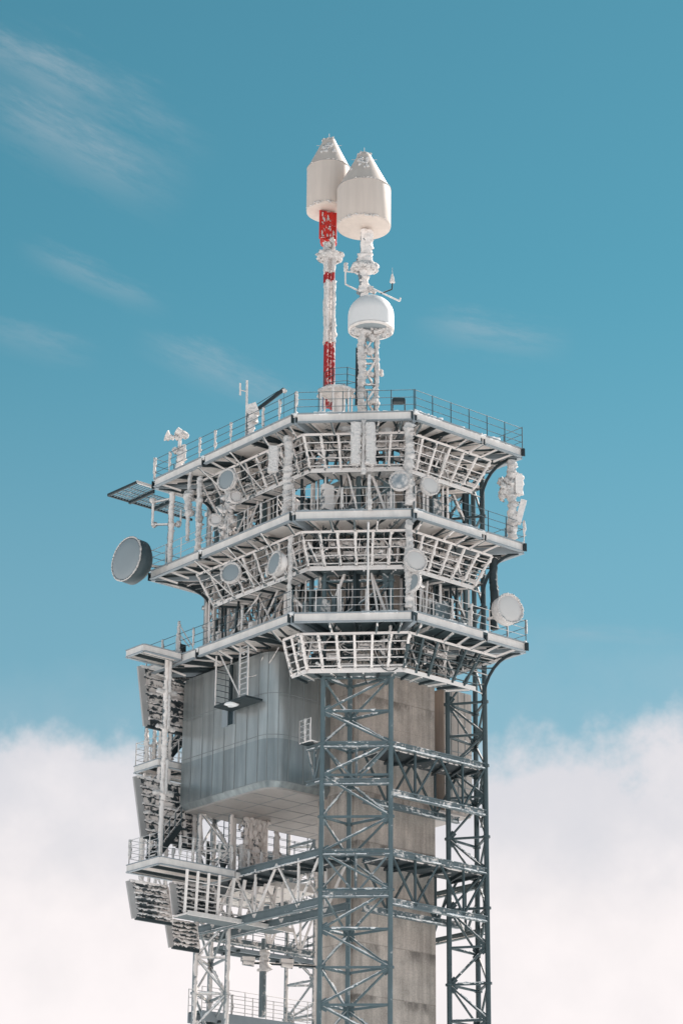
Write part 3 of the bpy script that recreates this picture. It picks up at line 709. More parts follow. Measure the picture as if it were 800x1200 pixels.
# ------------------------- screens
screen('rimed grille screen directly under the topmost side landing', (165, 781), (172, 851), 3.0, 14.6, 0., 31)
screen('rimed grille screen under the middle side landing', (160, 910), (169, 981), 2.6, 14.6, 0., 32)
screen('rimed grille screen under the lowest side landing', (152, 1032), (159, 1076), 2.1, b3n+1.4, 0., 33)
screen('rimed slatted screen beside the lower foot of the pale mast', (197, 1078), (202, 1110), 1.6, 13.2, 0., 34)
screen('rimed slatted screen just below the cabin left end', (203, 950), (207, 992), 1.6, 14.9, 0., 35)
screen('dark rimed grille screen behind the bars of the hanging cage at lower left', (203, 1034), (207, 1072), 2.4, b3n+.9, 0., 36)
# tall rimed pole down the stack
pb = on_b(187, 1012, 13.2); pt = zat(191, 772, W(*pb[:2], 0))
pole = thing('rimed_pole', 'tall pale pole running down beside the left stair landings', 'pole', W(*pb))
part('shaft', 'rimed_steel', pole, lambda m: (m.tube(W(*pb), W(pb[0], pb[1], pt), .12, 9), m.crust(W(pb[0], pb[1], pb[2]+3), W(pb[0], pb[1], pt), .14, .25)))
for y in (811, 853, 930):
    z = zat(189, y, W(*pb[:2], 0))
    part('collar', 'rime', pole, lambda m: (m.crust(W(pb[0]-.5, pb[1], z), W(pb[0]+.6, pb[1], z), .11, .4), m.crust(W(pb[0], pb[1]-.3, z-.1), W(pb[0], pb[1]-.3, z+1.6), .07, .3)))
sf = thing('stair_tower', 'open frosted steel frame holding the left stairs and landings', 'stair tower', W(-4.5, 15.2, z3))
random.seed(88)
px_ = [(n2_[0]+.35, 15.0), (n2_[0]+.35, 16.2), (-2.6, 15.0), (-2.6, 16.3), (-1.2, 14.7)]
for p in px_:
    part('post', 'rimed_steel', sf, lambda m: (m.tube(W(*p, z3+.2), W(*p, Z3+.1), .08, 7), m.crust(W(*p, z3+.3+random.uniform(0, 2)), W(*p, Z3-random.uniform(0, 3)), .10, .5)))
for q in range(26):
    p, r = random.sample(px_, 2); z = random.uniform(z3+.3, Z3-.6)
    part('brace', random.choice(('rimed_steel', 'cage_steel', 'rime', 'dark_steel')), sf, lambda m: m.crust(W(*p, z), W(*r, z+random.choice((0, 0, .9, -.8))), random.uniform(.04, .07), .5, .1, 6))
# stair flights
def stair(label, p, q, seed):
    random.seed(seed); p, q = Vector(p), Vector(q)
    root = thing('stair_flight', label, 'stairs', p)
    off = Vector((VX, VY, 0))*.8; up = Vector((0,0,1))
    for o in (Vector((0,0,0)), off): part('stringer', 'dark_steel', root, lambda m: m.bar(p+o, q+o, .06, .28))
    n = max(4, int((q.z-p.z)/.22))
    for i in range(n):
        c = p.lerp(q, (i+.5)/n); part('step', 'grating', root, lambda m: m.bar(c, c+off, .26, .04))
    for o in (Vector((0,0,0)), off):
        r = MB()
        for z in (.35, .7, 1.05): r.tube(p+o+up*z, q+o+up*z, .024, 5)
        ro = r.build('handrail', 'rail_pale', root)
        for i in range(5):
            c = p.lerp(q, i/4)+o; part('post', 'rail_dark', ro, lambda m: m.tube(c, c+up*1.06, .028, 6))
a = on_b(194, 893, 15.2); b = on_b(224, 858, 15.2)
stair('upper steel stair flight climbing behind the tall pole to the cabin', W(*a), W(*b), 41)
a = on_b(184, 1004, 14.2); b = on_b(212, 968, 14.2)
stair('lower steel stair flight climbing from the lowest side landing', W(*a), W(*b), 42)
# cage on the front of the lowest landing and its catwalk
lc = thing('landing_cage', 'rimed hanging cage with catwalk under the lower left platform', 'cage', W(-3, b3-1.6, z3-1.9))
zt, zl = z3-.1, z3-2.0
bb0, bb1 = b3n-.25, b3n+.2
for i in range(9):
    a = -4.55+i*.62
    part('upright', 'cage_steel', lc, lambda m: m.bar(W(a-(.25 if i < 4 else 0), bb0, zt), W(a, bb1, zl), .13, .11))
for t in (.25, .45, .65, .85, 1.0):
    part('cage_rail', 'cage_steel', lc, lambda m: m.tube(W(-4.8+.25*t, bb0+(bb1-bb0)*t, zt+(zl-zt)*t), W(.4, bb0+(bb1-bb0)*t, zt+(zl-zt)*t), .04, 6))
part('catwalk_floor', 'cage_steel', lc, lambda m: m.box(-4.6, 1.2, bb1-.3, bb1+.8, zl-.12, zl-.03))
part('edge_beam', 'fascia_paint', lc, lambda m: m.bar(W(-4.6, bb1-.34, zl-.05), W(1.6, bb1-.34, zl-.05), .08, .2))
# platform around the pale mast with railings
pm = thing('mast_platform', 'railed steel platform round the pale left mast', 'platform', W(0, 13, z3))
part('floor', 'deck_plate', pm, lambda m: m.box(-1.8, 3.6, b3n+.1, b3+3.2, z3+.12, z3+.22))
part('edge_beam', 'fascia_paint', pm, lambda m: m.bar(W(-1.8, b3n+.05, z3+.1), W(3.6, b3n+.05, z3+.1), .08, .32))
railing(pm, W(-1.7, b3n+.15, z3+.3), W(3.5, b3n+.15, z3+.3), True, 3, 1.15, .7, .3)
railing(pm, W(-1.7, b3+3.1, z3+.3), W(3.5, b3+3.1, z3+.3), True, 3, 1.15, .7, .2)
random.seed(77)
for i in range(9):
    p = (random.uniform(-1.4, 2.2), random.uniform(b3-1, b3+1.5))
    part('equipment_box', random.choice(('rimed_steel', 'rime', 'dark_steel')), pm, lambda m: m.crust(W(*p, z3+.3), W(*p, z3+random.uniform(1, 3.2)), random.uniform(.1, .28), .5, .16))
col = thing('cable_column', 'rime covered cable column under the cabin beside the pale mast', 'column', W(1.2, 13.3, z3))
part('trunk', 'rimed_steel', col, lambda m: ([m.crust(W(.6+.25*q, 12.9+.1*(q % 2), z3+.3), W(.6+.25*q, 12.9, ZC), .14, .6, .12, 7) for q in range(5)], m.tube(W(.2, 13.3, z3), W(.2, 13.3, ZC), .1), m.tube(W(1.9, 13.0, z3), W(1.9, 13.0, ZC), .11)))
part('snow_clump', 'rimed_steel', col, lambda m: [m.blob(W(random.uniform(.4,1.8), random.uniform(12.6,13.2), random.uniform(z3+.3, ZC-.1)), random.uniform(.05,.14), .6, (1, 1, 1.8)) for _ in range(60)])

# ------------------------------------------------------------------ walkways behind (under the cabin, and lower)
def walkway(label, px0, py0, px1, b, seed, thick=.14, pale=False, h=1.15):
    random.seed(seed)
    p = on_b(px0, py0, b); q = on_b(px1, py0, b); z = p[2]
    root = thing('walkway', label, 'walkway', W(p[0], b, z))
    part('floor', 'deck_plate_dark', root, lambda m: m.box(p[0], q[0], b+.05, b+1.0, z+thick, z+thick+.05))
    for bb in (b, b+1.05):
        part('edge_beam', 'flange_paint', root, lambda m: m.bar(W(p[0], bb, z+thick/2), W(q[0], bb, z+thick/2), .08, thick+.06))
        railing(root, W(p[0], bb, z+thick), W(q[0], bb, z+thick), pale, 2, h, 1.3, .1)
    for i in range(4):
        a = p[0]+(q[0]-p[0])*(i+.5)/4
        part('bearer', 'dark_steel', root, lambda m: m.bar(W(a, b-.2, z), W(a, b+1.2, z), .1, .12))
walkway('dark railed walkway directly beneath the cabin underside', 262, 992, 384, 15.6, 51)
walkway('railed walkway crossing behind the belt trusses', 262, 1112, 384, 15.0, 52)
walkway('lowest railed walkway with heavy green-grey edge beam', 236, 1195, 384, 14.2, 53, .42, True)
walkway('railed walkway at the height of the lower belt truss', 256, 1050, 384, 17.0, 54, .2, False)
# floodlight column
fp = on_b(307, 1192, 13.2); ft = zat(307, 1100, W(*fp[:2], 0)); zc = zat(307, 1129, W(*fp[:2], 0))
fl = thing('floodlight_column', 'grey floodlight column on the lowest walkway with two lamp heads', 'floodlight', W(*fp))
part('pole', 'belt_steel', fl, lambda m: (m.tube(W(*fp), W(fp[0], fp[1], zc), .17, 10), m.tube(W(fp[0], fp[1], zc), W(fp[0], fp[1], ft), .1, 8)))
def crossb(m):
    c = W(fp[0], fp[1], zc); d = Vector((.95, .25, 0)).normalized()
    m.tube(c-d*1.0, c+d*3.2, .06, 8)
part('crossbar', 'dark_steel', fl, crossb)
cc = W(fp[0], fp[1], zc); dd = Vector((.95, .25, 0)).normalized()
for s in (-.75, 1.15):
    part('lamp_head', 'rimed_steel', fl, lambda m: (m.bar(cc+dd*(s-.32)+Vector((0,0,.16)), cc+dd*(s+.32)+Vector((0,0,.16)), .34, .2), m.tube(cc+dd*(s-.25), cc+dd*(s+.3)-Vector((0,0,.05)), .14, 8)))
part('collar', 'rime', fl, lambda m: m.crust(W(fp[0], fp[1], zc-.4), W(fp[0], fp[1], zc+.6), .24, .4))

# ------------------------------------------------------------------ dishes
def dish(label, px, py, Y, r, az, el, depth, face, drum, rim, mount=None, tilt_r=.0, face_bulge=.04):
    """drum dish: az = degrees the face turns to the right of the camera (negative: left)"""
    c = on_Y(px, py, Y)
    a = rad(az); n = Vector((math.sin(a)*math.cos(rad(el)), -math.cos(a)*math.cos(rad(el)), math.sin(rad(el))))
    root = thing('dish_antenna', label, 'dish antenna', c-n*depth)
    part('radome_face', face, root, lambda m: m.rev(c-n*.02, n, [(0, r*.97), (face_bulge*r, r*.9), (face_bulge*r*2, r*.6), (face_bulge*r*2.4, r*.2), (face_bulge*r*2.45, .01)], 40))
    part('shroud', drum, root, lambda m: m.rev(c, -n, [(0, r*.95), (.0, r), (depth*.7, r), (depth, r*.75), (depth+.12, r*.3), (depth+.14, .05)], 40))
    def rimf(m):
        x = n.orthogonal().normalized(); y = n.cross(x)
        for i in range(40):
            t = 2*math.pi*i/40; t2 = 2*math.pi*(i+1)/40
            m.crust(c+(x*math.cos(t)+y*math.sin(t))*r, c+(x*math.cos(t2)+y*math.sin(t2))*r, rim, .45, .06, 5)
    part('rim', 'rime', root, rimf)
    part('bracket', 'rimed_steel', root, lambda m: m.crust(c-n*(depth+.05), c-n*(depth+.1)+(mount if mount is not None else Vector((0, .5, -.2))), .08, .3))
    return root
random.seed(61)
dish('huge grey drum dish hung outside the left end of the middle deck', 148, 655, 112.2, 1.13, -47, 3, 1.0, 'dish_grey', 'dish_drum', .04, Vector((1.1, .4, .0)))
dish('large pale drum dish standing on the right end of the lowest deck', 597, 713, 107.0, .70, 30, 3, .75, 'dish_pale', 'white_rimed_paint', .05, Vector((-.6, .3, -.2)))
dish('slate faced round dish with white rim on the rimed corner pole under the top deck', 468, 563, 103.95, .47, -8, 8, .3, 'dish_slate', 'rime', .05, Vector((.4, .5, 0)))
dish('pale blank dish right of the slate faced dish under the top deck', 504, 568.5, 104.6, .46, 28, 6, .35, 'dish_pale', 'white_rimed_paint', .045, Vector((-.5, .5, 0)))
dish('pale pinkish dish at the right corner just below the middle deck', 487, 656.5, 103.95, .52, 22, 6, .35, 'dish_pale', 'white_rimed_paint', .045, Vector((-.3, .5, 0)))
dish('small oval dish tilted right below the pinkish one', 483, 682, 104.2, .44, -50, 6, .25, 'dish_grey', 'white_rimed_paint', .045, Vector((.2, .4, 0)))
dish('grey round dish with pale rim hung under the left side of the middle deck', 270, 671, 107.3, .49, -22, 6, .4, 'dish_grey', 'white_rimed_paint', .05, Vector((.5, .5, 0)))
dish('grey oval dish behind the cage bars under the left of the middle deck', 321, 660, 105.6, .55, -58, 5, .5, 'dish_grey', 'white_rimed_paint', .05, Vector((.5, .3, 0)))
dish('grey oval dish atop a thick rimed mount under the left of the top deck', 265, 562, 107.2, .52, -38, 0, .3, 'dish_grey', 'white_rimed_paint', .05, Vector((.2, .3, -.4)))
dish('small pale round dish on the railing of the middle deck, far left cluster', 252, 609, 107.6, .29, 5, 4, .3, 'dish_pale', 'rime', .05, Vector((.3, .3, 0)))
dish('small pale round dish beside the rimed mount on the middle deck', 276, 582, 107.4, .30, 20, 4, .3, 'dish_pale', 'rime', .05, Vector((-.3, .3, 0)))

# ------------------------------------------------------------------ rimed poles and antennas between the decks
def rpole(label, px, y0, y1, r, plane, name='rimed_pole', cat='pole', extra=None, jit=.35, mat='rime'):
    kind, val = plane
    p = on_a(px, y1, val) if kind == 'a' else on_b(px, y1, val) if kind == 'b' else loc(on_Y(px, y1, val))
    base = W(*p); top = Vector((base.x, base.y, zat(px, y0, base)))
    root = thing(name, label, cat, base)
    part('shaft', mat, root, lambda m: m.crust(base, top, r, jit))
    if extra: extra(root, base, top)
    return root
random.seed(62)
def slab(root, p, w, h, t, dirv, nm='panel', mat='rime'):
    d = Vector(dirv).normalized(); s = d.cross(Vector((0,0,1))).normalized()
    def f(m):
        m.hexa([p-s*w/2-d*t/2-Vector((0,0,h/2)), p+s*w/2-d*t/2-Vector((0,0,h/2)), p+s*w/2+d*t/2-Vector((0,0,h/2)), p-s*w/2+d*t/2-Vector((0,0,h/2)),
                p-s*w/2-d*t/2+Vector((0,0,h/2)), p+s*w/2-d*t/2+Vector((0,0,h/2)), p+s*w/2+d*t/2+Vector((0,0,h/2)), p-s*w/2+d*t/2+Vector((0,0,h/2))])
        for e in (-1, 1): m.crust(p+s*w/2*e-Vector((0,0,h/2)), p+s*w/2*e+Vector((0,0,h/2)), .07, .7, .09, 7)
        for _ in range(int(12*h)):
            m.blob(p+s*random.uniform(-w/2, w/2)+Vector((0,0,random.uniform(-h/2, h/2)))-d*t/2, random.uniform(.05, .12), .5)
    return part(nm, mat, root, f)
CAMD = (0.05, -1, 0)
rpole('thick rimed pole at the right front corner between top and middle deck', 478, 497, 592, .20, ('Y', 104.5))
rpole('rimed pole at the right front corner between middle and lowest deck', 478, 610, 712, .16, ('Y', 104.5))
rpole('thin white pole in the middle of the front cage under the top deck', 432, 556, 598, .09, ('Y', 104.5))
rpole('thin plain conduit in front of the middle deck cage', 430.5, 612, 716, .055, ('Y', 104.4), jit=.08, mat='rail_pale')
def two(root, base, top):
    for dx in (-.36, .34):
        slab(root, base+Vector((dx, -.1, (top.z-base.z)*.55)), .34, 2.1, .22, CAMD, 'antenna_panel')
rpole('pair of tall rimed panel antennas hung on the front of the top deck', 425, 492, 556, .10, ('Y', 104.3), 'panel_antenna', 'antenna', two)
def one(root, base, top):
    slab(root, base+Vector((-.65, -.15, (top.z-base.z)*.72)), .36, 1.3, .25, CAMD, 'antenna_panel')
rpole('rimed pole with a small panel antenna at the left front corner', 335, 512, 612, .22, ('a', -3.6), 'panel_antenna', 'antenna', one)
rpole('slim rimed pole at the left front corner between middle and lowest deck', 338, 630, 728, .11, ('a', -3.6))
rpole('thick knobbly rimed mount on the left edge of the middle deck', 266, 572, 640, .19, ('a', -3.7), 'rimed_mount', 'mount', lambda r, b, t: part('snow_clump', 'rimed_steel', r, lambda m: [m.blob(b+Vector((random.uniform(-.4,.35), random.uniform(-.2,.2), random.uniform(.3, 2.5))), random.uniform(.08, .2), .55) for _ in range(34)]))
rpole('tall rimed pole rising from the left edge of the middle deck', 231, 560, 650, .15, ('a', -3.8))
def lamps(root, b, t):
    part('antenna_rod', 'rime', root, lambda m: (m.crust(b+Vector((0,0,1.3)), b+Vector((0,0,2.6)), .22, .4), m.crust(b+Vector((0,0,2.6)), b+Vector((.1,0,4.0)), .10, .4)))
rpole('rimed rod antenna with a swollen middle left of the tall pole', 219, 585, 634, .09, ('a', -3.9), 'rod_antenna', 'antenna', lamps)
def cross1(root, b, t):
    part('crossarm', 'rimed_steel', root, lambda m: (m.bar(b+Vector((-.95,-.1,2.15)), b+Vector((.45,.1,2.3)), .12, .08), m.tube(b+Vector((-.9,0,2.2)), b+Vector((-.9,0,3.55)), .07, 6),
         m.tube(b+Vector((.5,0,2.2)), b+Vector((.5,0,3.0)), .05, 6), m.tube(b+Vector((-.9,0,3.4)), b+Vector((0,0,3.6)), .06, 6)))
    part('snow_clump', 'rime', root, lambda m: (m.blob(b+Vector((-.9,0,3.5)), .17, .4), m.blob(b+Vector((.4,0,2.25)), .15, .4), m.blob(b+Vector((-.8,0,2.2)), .14, .4)))
rpole('grey rimed pole with crossarm at the far left end of the middle deck', 198, 578, 664, .15, ('a', -3.85), 'crossarm_pole', 'pole', cross1, .2, 'rimed_steel')
def rightant(root, b, t):
    h = t.z-b.z
    part('snow_clump', 'rime', root, lambda m: [m.blob(b+Vector((random.uniform(-.42,.15), random.uniform(-.2,.2), h*.66+random.uniform(-.5,.5))), random.uniform(.10,.2), .55) for _ in range(34)])
    slab(root, b+Vector((.33, 0, h*.70)), .36, 1.05, .4, (.3, -1, 0), 'antenna_panel', 'white_rimed_paint')
    part('antenna_panel', 'white_rimed_paint', root, lambda m: m.bar(b+Vector((.30, 0, h*.20)), b+Vector((.62, 0, h*.50)), .22, .3))
    part('bracket', 'dark_steel', root, lambda m: m.tube(b+Vector((0,0,h*.46)), b+Vector((.55,0,h*.48)), .03, 5))
rpole('thick white rimed pole with panel antennas on the right end of the middle deck', 599, 541, 632, .22, ('b', .35), 'panel_antenna', 'antenna', rightant)
rpole('dark service pole behind the large pale dish on the right', 578, 655, 738, .2, ('b', 1.2), jit=.1, mat='dark_steel')

# ------------------------------------------------------------------ roof things
ZR = Z1+FH
def at_roof(px, a): # point on the roof edge plane a
    p = on_a(px, 500, a); return p[1]
# crane
cb = on_a(293, 497, -3.5)[1]
cr = thing('davit_crane', 'small davit crane with raised dark boom on the left roof edge', 'crane', W(-3.5, cb, ZR))
base = W(-3.5, cb, ZR); Yc = base.y
tp = on_Y(291, 484, Yc); tip = on_Y(333, 456, Yc); heel = on_Y(299, 482, Yc)
part('post', 'rimed_steel', cr, lambda m: m.crust(base, Vector((base.x, base.y, tp.z)), .17, .3))
part('winch_housing', 'white_rimed_paint', cr, lambda m: (m.bar(on_Y(290, 483, Yc), on_Y(302, 479, Yc), .5, .55), m.crust(on_Y(296, 484, Yc), on_Y(296, 497, Yc), .2, .4)))
part('boom', 'dark_steel', cr, lambda m: (m.bar(heel, tip, .12, .17), m.bar(heel+Vector((-.1,0,.25)), heel.lerp(tip, .8)+Vector((0,0,.14)), .025, .025)))
part('cable', 'rail_dark', cr, lambda m: m.tube(tip, Vector((tip.x, tip.y, ZR+.9)), .012, 4))
part('hook_block', 'rime', cr, lambda m: m.blob(tip-Vector((0,0,.08)), .12))
# twin rod antenna behind the crane
pr = on_Y(289.5, 480, Yc+.3)
ta = thing('rod_antenna', 'white twin rod antenna beside the crane on the left roof edge', 'antenna', Vector((pr.x, pr.y, ZR)))
part('rod', 'white_rimed_paint', ta, lambda m: m.tube(Vector((pr.x, pr.y, ZR)), on_Y(289.5, 446, Yc+.3), .06, 7))
part('rod', 'white_rimed_paint', ta, lambda m: (m.tube(on_Y(281.5, 449, Yc+.3), on_Y(281.5, 463, Yc+.3), .05, 7), m.tube(on_Y(281.5, 457, Yc+.3), on_Y(289.5, 459, Yc+.3), .03, 6)))
# loudspeaker / camera cluster
cb = on_a(209, 540, -3.5)[1]; bs = W(-3.5, cb, ZR); Ys = bs.y
sp = thing('siren_pole', 'pole with rimed siren horns on the far left roof edge', 'siren', bs)
part('pole', 'rimed_steel', sp, lambda m: (m.tube(bs, on_Y(211, 514, Ys), .09, 7), m.crust(bs, on_Y(211, 530, Ys), .16, .4)))
part('horn', 'white_rimed_paint', sp, lambda m: m.rev(on_Y(204, 514, Ys), (on_Y(194, 510, Ys)-on_Y(204, 514, Ys)), [(0, .1), (.25, .13), (.42, .3)], 14))
part('horn', 'white_rimed_paint', sp, lambda m: m.rev(on_Y(216, 510, Ys), (on_Y(207, 505, Ys)-on_Y(216, 510, Ys)), [(0, .12), (.25, .2), (.45, .22)], 14))
part('snow_clump', 'rime', sp, lambda m: [m.blob(on_Y(x, y, Ys), r, .4) for x, y, r in ((208,513,.13),(214,509,.2),(218,511,.15),(206,528,.18),(214,526,.2),(210,531,.16),(197,513,.15))])
part('bracket', 'rime', sp, lambda m: (m.crust(on_Y(199, 512, Ys), on_Y(216, 512, Ys), .07, .4), m.crust(on_Y(203, 528, Ys), on_Y(218, 527, Ys), .08, .4), m.tube(on_Y(217, 540, Ys), on_Y(217, 526, Ys), .05, 6)))
# small mast on the D3 left railing
sm_ = on_a(208, 765, -3.9); sb = W(sm_[0], sm_[1], Z3+FH); Yk = sb.y
wm = thing('weather_mast', 'small rimed weather mast with stays on the left end of the lowest deck', 'weather mast', sb)
part('pole', 'rime', wm, lambda m: m.crust(sb, on_Y(210, 728, Yk), .16, .35, .1, 7, .05))
part('stay', 'rail_pale', wm, lambda m: (m.tube(on_Y(211, 733, Yk), on_Y(226, 758, Yk), .03, 5), m.tube(on_Y(211, 744, Yk), on_Y(222, 758, Yk), .03, 5)))
part('equipment_box', 'dark_steel', wm, lambda m: m.bar(on_Y(213, 756, Yk), on_Y(213, 764, Yk), .3, .3))
# roof housing (small railed pavilion under the masts)
Yh = 110.0
hb = on_Y(394, 478, Yh)
hu = thing('roof_housing', 'small white octagonal roof housing at the foot of the red and white mast', 'housing', Vector((hb.x, Yh, ZR)))
zt_ = on_Y(394, 461, Yh).z
def lid(m):
    k = 8; pts = [Vector((hb.x+.9*math.cos(2*math.pi*(i+.5)/k), Yh+.9*math.sin(2*math.pi*(i+.5)/k), zt_)) for i in range(k)]
    m.plate(pts, .12)
    m.add(pts+[Vector((hb.x, Yh, zt_+.5))], [(i, (i+1) % k, k) for i in range(k)])
    for p in pts: m.blob(p, .12, .4)
part('roof', 'rime', hu, lid)
part('body', 'white_rimed_paint', hu, lambda m: m.rev((hb.x+.15, Yh+.1, ZR-.2), (0,0,1), [(0,.3),(zt_-ZR+.2,.3)], 10))
for i in range(6):
    t = 2*math.pi*(i+.3)/6
    part('post', 'rail_pale', hu, lambda m: m.tube((hb.x+.8*math.cos(t), Yh+.8*math.sin(t), ZR-.2), (hb.x+.8*math.cos(t), Yh+.8*math.sin(t), zt_), .05, 6))
part('louvre', 'grating', hu, lambda m: [m.rev((hb.x+.15, Yh+.1, ZR+z), (0,0,1), [(0,.6),(.06,.6)], 10) for z in (.2, .45, .7)])
def ring_rail(root, cx, cy, z, r, hgt, n):
    pts = [Vector((cx+r*math.cos(2*math.pi*i/n), cy+r*math.sin(2*math.pi*i/n), z)) for i in range(n)]
    for i in range(n): railing(root, pts[i], pts[(i+1) % n], False, 2, hgt, 5, .05)
ring_rail(hu, hb.x+.35, Yh+2.2, on_Y(394, 455, Yh+2.2).z-.4, 1.05, 1.1, 9)
# roof snow drift, hatch
dr = on_Y(425, 474, 107.5)
m = MB()
for i in range(26): m.blob((dr.x+random.uniform(-1.6, 2.0), 107.5+random.uniform(-1.6, .5), ZR+random.uniform(-.1, .16)), random.uniform(.18, .4), .35, (1.3, 1.2, .8))
o = m.build('snow_drift', 'snow', None, (dr.x, 107.5, ZR)); o['label'] = 'lumpy snow drift lying on the front of the roof'; o['category'] = 'snow drift'
hx = on_Y(467, 468, 108.5)
ha = thing('roof_box', 'dark horizontal box on the roof right of the lattice mast', 'box', Vector((hx.x, 108.5, ZR)))
part('body', 'dark_steel', ha, lambda m: m.bar(hx-Vector((.3,0,.1)), hx+Vector((.3,0,-.1)), .4, .2))
part('stand', 'rail_dark', ha, lambda m: [m.tube((hx.x+s, 108.5, ZR-.1), (hx.x+s, 108.5, hx.z), .04, 6) for s in (-.3, .3)])

# red-and-white mast with rear radome
Ym = 112.5
def Pm(px, py): return on_Y(px, py, Ym)
mp_ = Pm(385, 470)
rm = thing('antenna_mast', 'red and white banded antenna mast carrying a red panel, left of the lattice mast', 'antenna mast', Vector((mp_.x, Ym, ZR)))
def seg(y0, y1, mat, r=.055, off=.25, crust=False, nm='mast_section'):
    zb_, zt2 = Pm(385, y1).z, Pm(385, y0).z
    def f(m):
        c = Vector((Pm(385.5, (y0+y1)/2).x, Ym, 0))
        for k in range(4):
            t = math.pi/4+k*math.pi/2+.25
            p = c+Vector((off*math.cos(t), off*math.sin(t), 0))
            if crust: m.crust(p+Vector((0,0,zb_)), p+Vector((0,0,zt2)), .105, .3, .12, 7)
            else: m.tube(p+Vector((0,0,zb_)), p+Vector((0,0,zt2)), .085, 7)
        n = max(1, int((zt2-zb_)/.5))
        for i in range(n):
            z = zb_+(zt2-zb_)*(i+.5)/n
            for k in range(4):
                t = math.pi/4+k*math.pi/2+.25; t2 = t+math.pi/2
                m.bar(c+Vector((off*math.cos(t), off*math.sin(t), z-.2)), c+Vector((off*math.cos(t2), off*math.sin(t2), z+.2)), .05, .05)
        m.tube(c+Vector((0,0,zb_)), c+Vector((0,0,zt2)), .12, 8)
    part(nm, mat, rm, f)
seg(403, 478, 'red_paint')
seg(331, 403, 'white_rimed_paint', crust=True)
seg(321, 331, 'red_paint')
seg(283, 321, 'rime', crust=True)
def collar(m):
    c = Pm(386, 301)
    for i in range(22):
        t = 2*math.pi*i/22; m.blob(c+Vector((.5*math.cos(t), .5*math.sin(t), random.uniform(-.12, .1))), random.uniform(.12, .2), .4, (1.2, 1.2, .8))
    m.rev(c-Vector((0,0,.2)), (0,0,1), [(0,.35),(.12,.62),(.22,.62),(.35,.3)], 18)
part('snow_collar', 'rime', rm, collar)
rp = Pm(384, 265)
def rpan(m):
    c = Vector((rp.x, Ym, rp.z)); d = Vector((.94, .34, 0)); 
    zt2, zb_ = Pm(384, 252).z, Pm(384, 283).z
    m.hexa([c+d*s1*.42+Vector((0, w, z-c.z)) for z in (zb_, zt2) for s1, w in ((-1,-.35),(1,-.35),(1,.35),(-1,.35))])
part('red_panel', 'red_panel', rm, rpan)
part('panel_frame', 'red_panel', rm, lambda m: [m.tube(Vector((rp.x+dx, Ym-.36+dy, Pm(384, 285).z)), Vector((rp.x+dx, Ym-.36+dy, Pm(384, 252).z)), .05, 6) for dx, dy in ((-.40,-.14),(-.1,-.04),(.2,.07),(.42,.14))])
zp0, zp1 = Pm(384, 283).z, Pm(384, 252).z
def frost(m):
    d = Vector((.94, .34, 0))
    for _ in range(46):
        u = random.choice((random.gauss(.2, .1), random.gauss(-.15, .12), random.uniform(-.4, .4))); v = random.random()**1.3
        m.blob(Vector((rp.x, Ym-.36, 0))+d*u+Vector((0, 0, zp0+(zp1-zp0)*v)), random.uniform(.02, .055), .5, (1, .5, 1.9))
part('rime_marks', 'rime', rm, frost)
part('edge_frame', 'red_paint', rm, lambda m: [m.bar(Vector((rp.x-.42*.94, Ym-.37-.42*.34, z)), Vector((rp.x+.42*.94, Ym-.37+.42*.34, z)), .06, .07) for z in (zp0+.03, (zp0+zp1)/2, zp1-.03)])
part('ring', 'red_panel', rm, lambda m: m.rev(Pm(385, 287), (0,0,1), [(0,.3),(.02,.42),(.16,.42),(.2,.3)], 16))
part('snow_clump', 'rime', rm, lambda m: [m.blob(Pm(random.uniform(380,391), random.uniform(285,300))-Vector((0,random.uniform(.2,.4),0)), random.uniform(.08,.15), .4) for _ in range(12)])
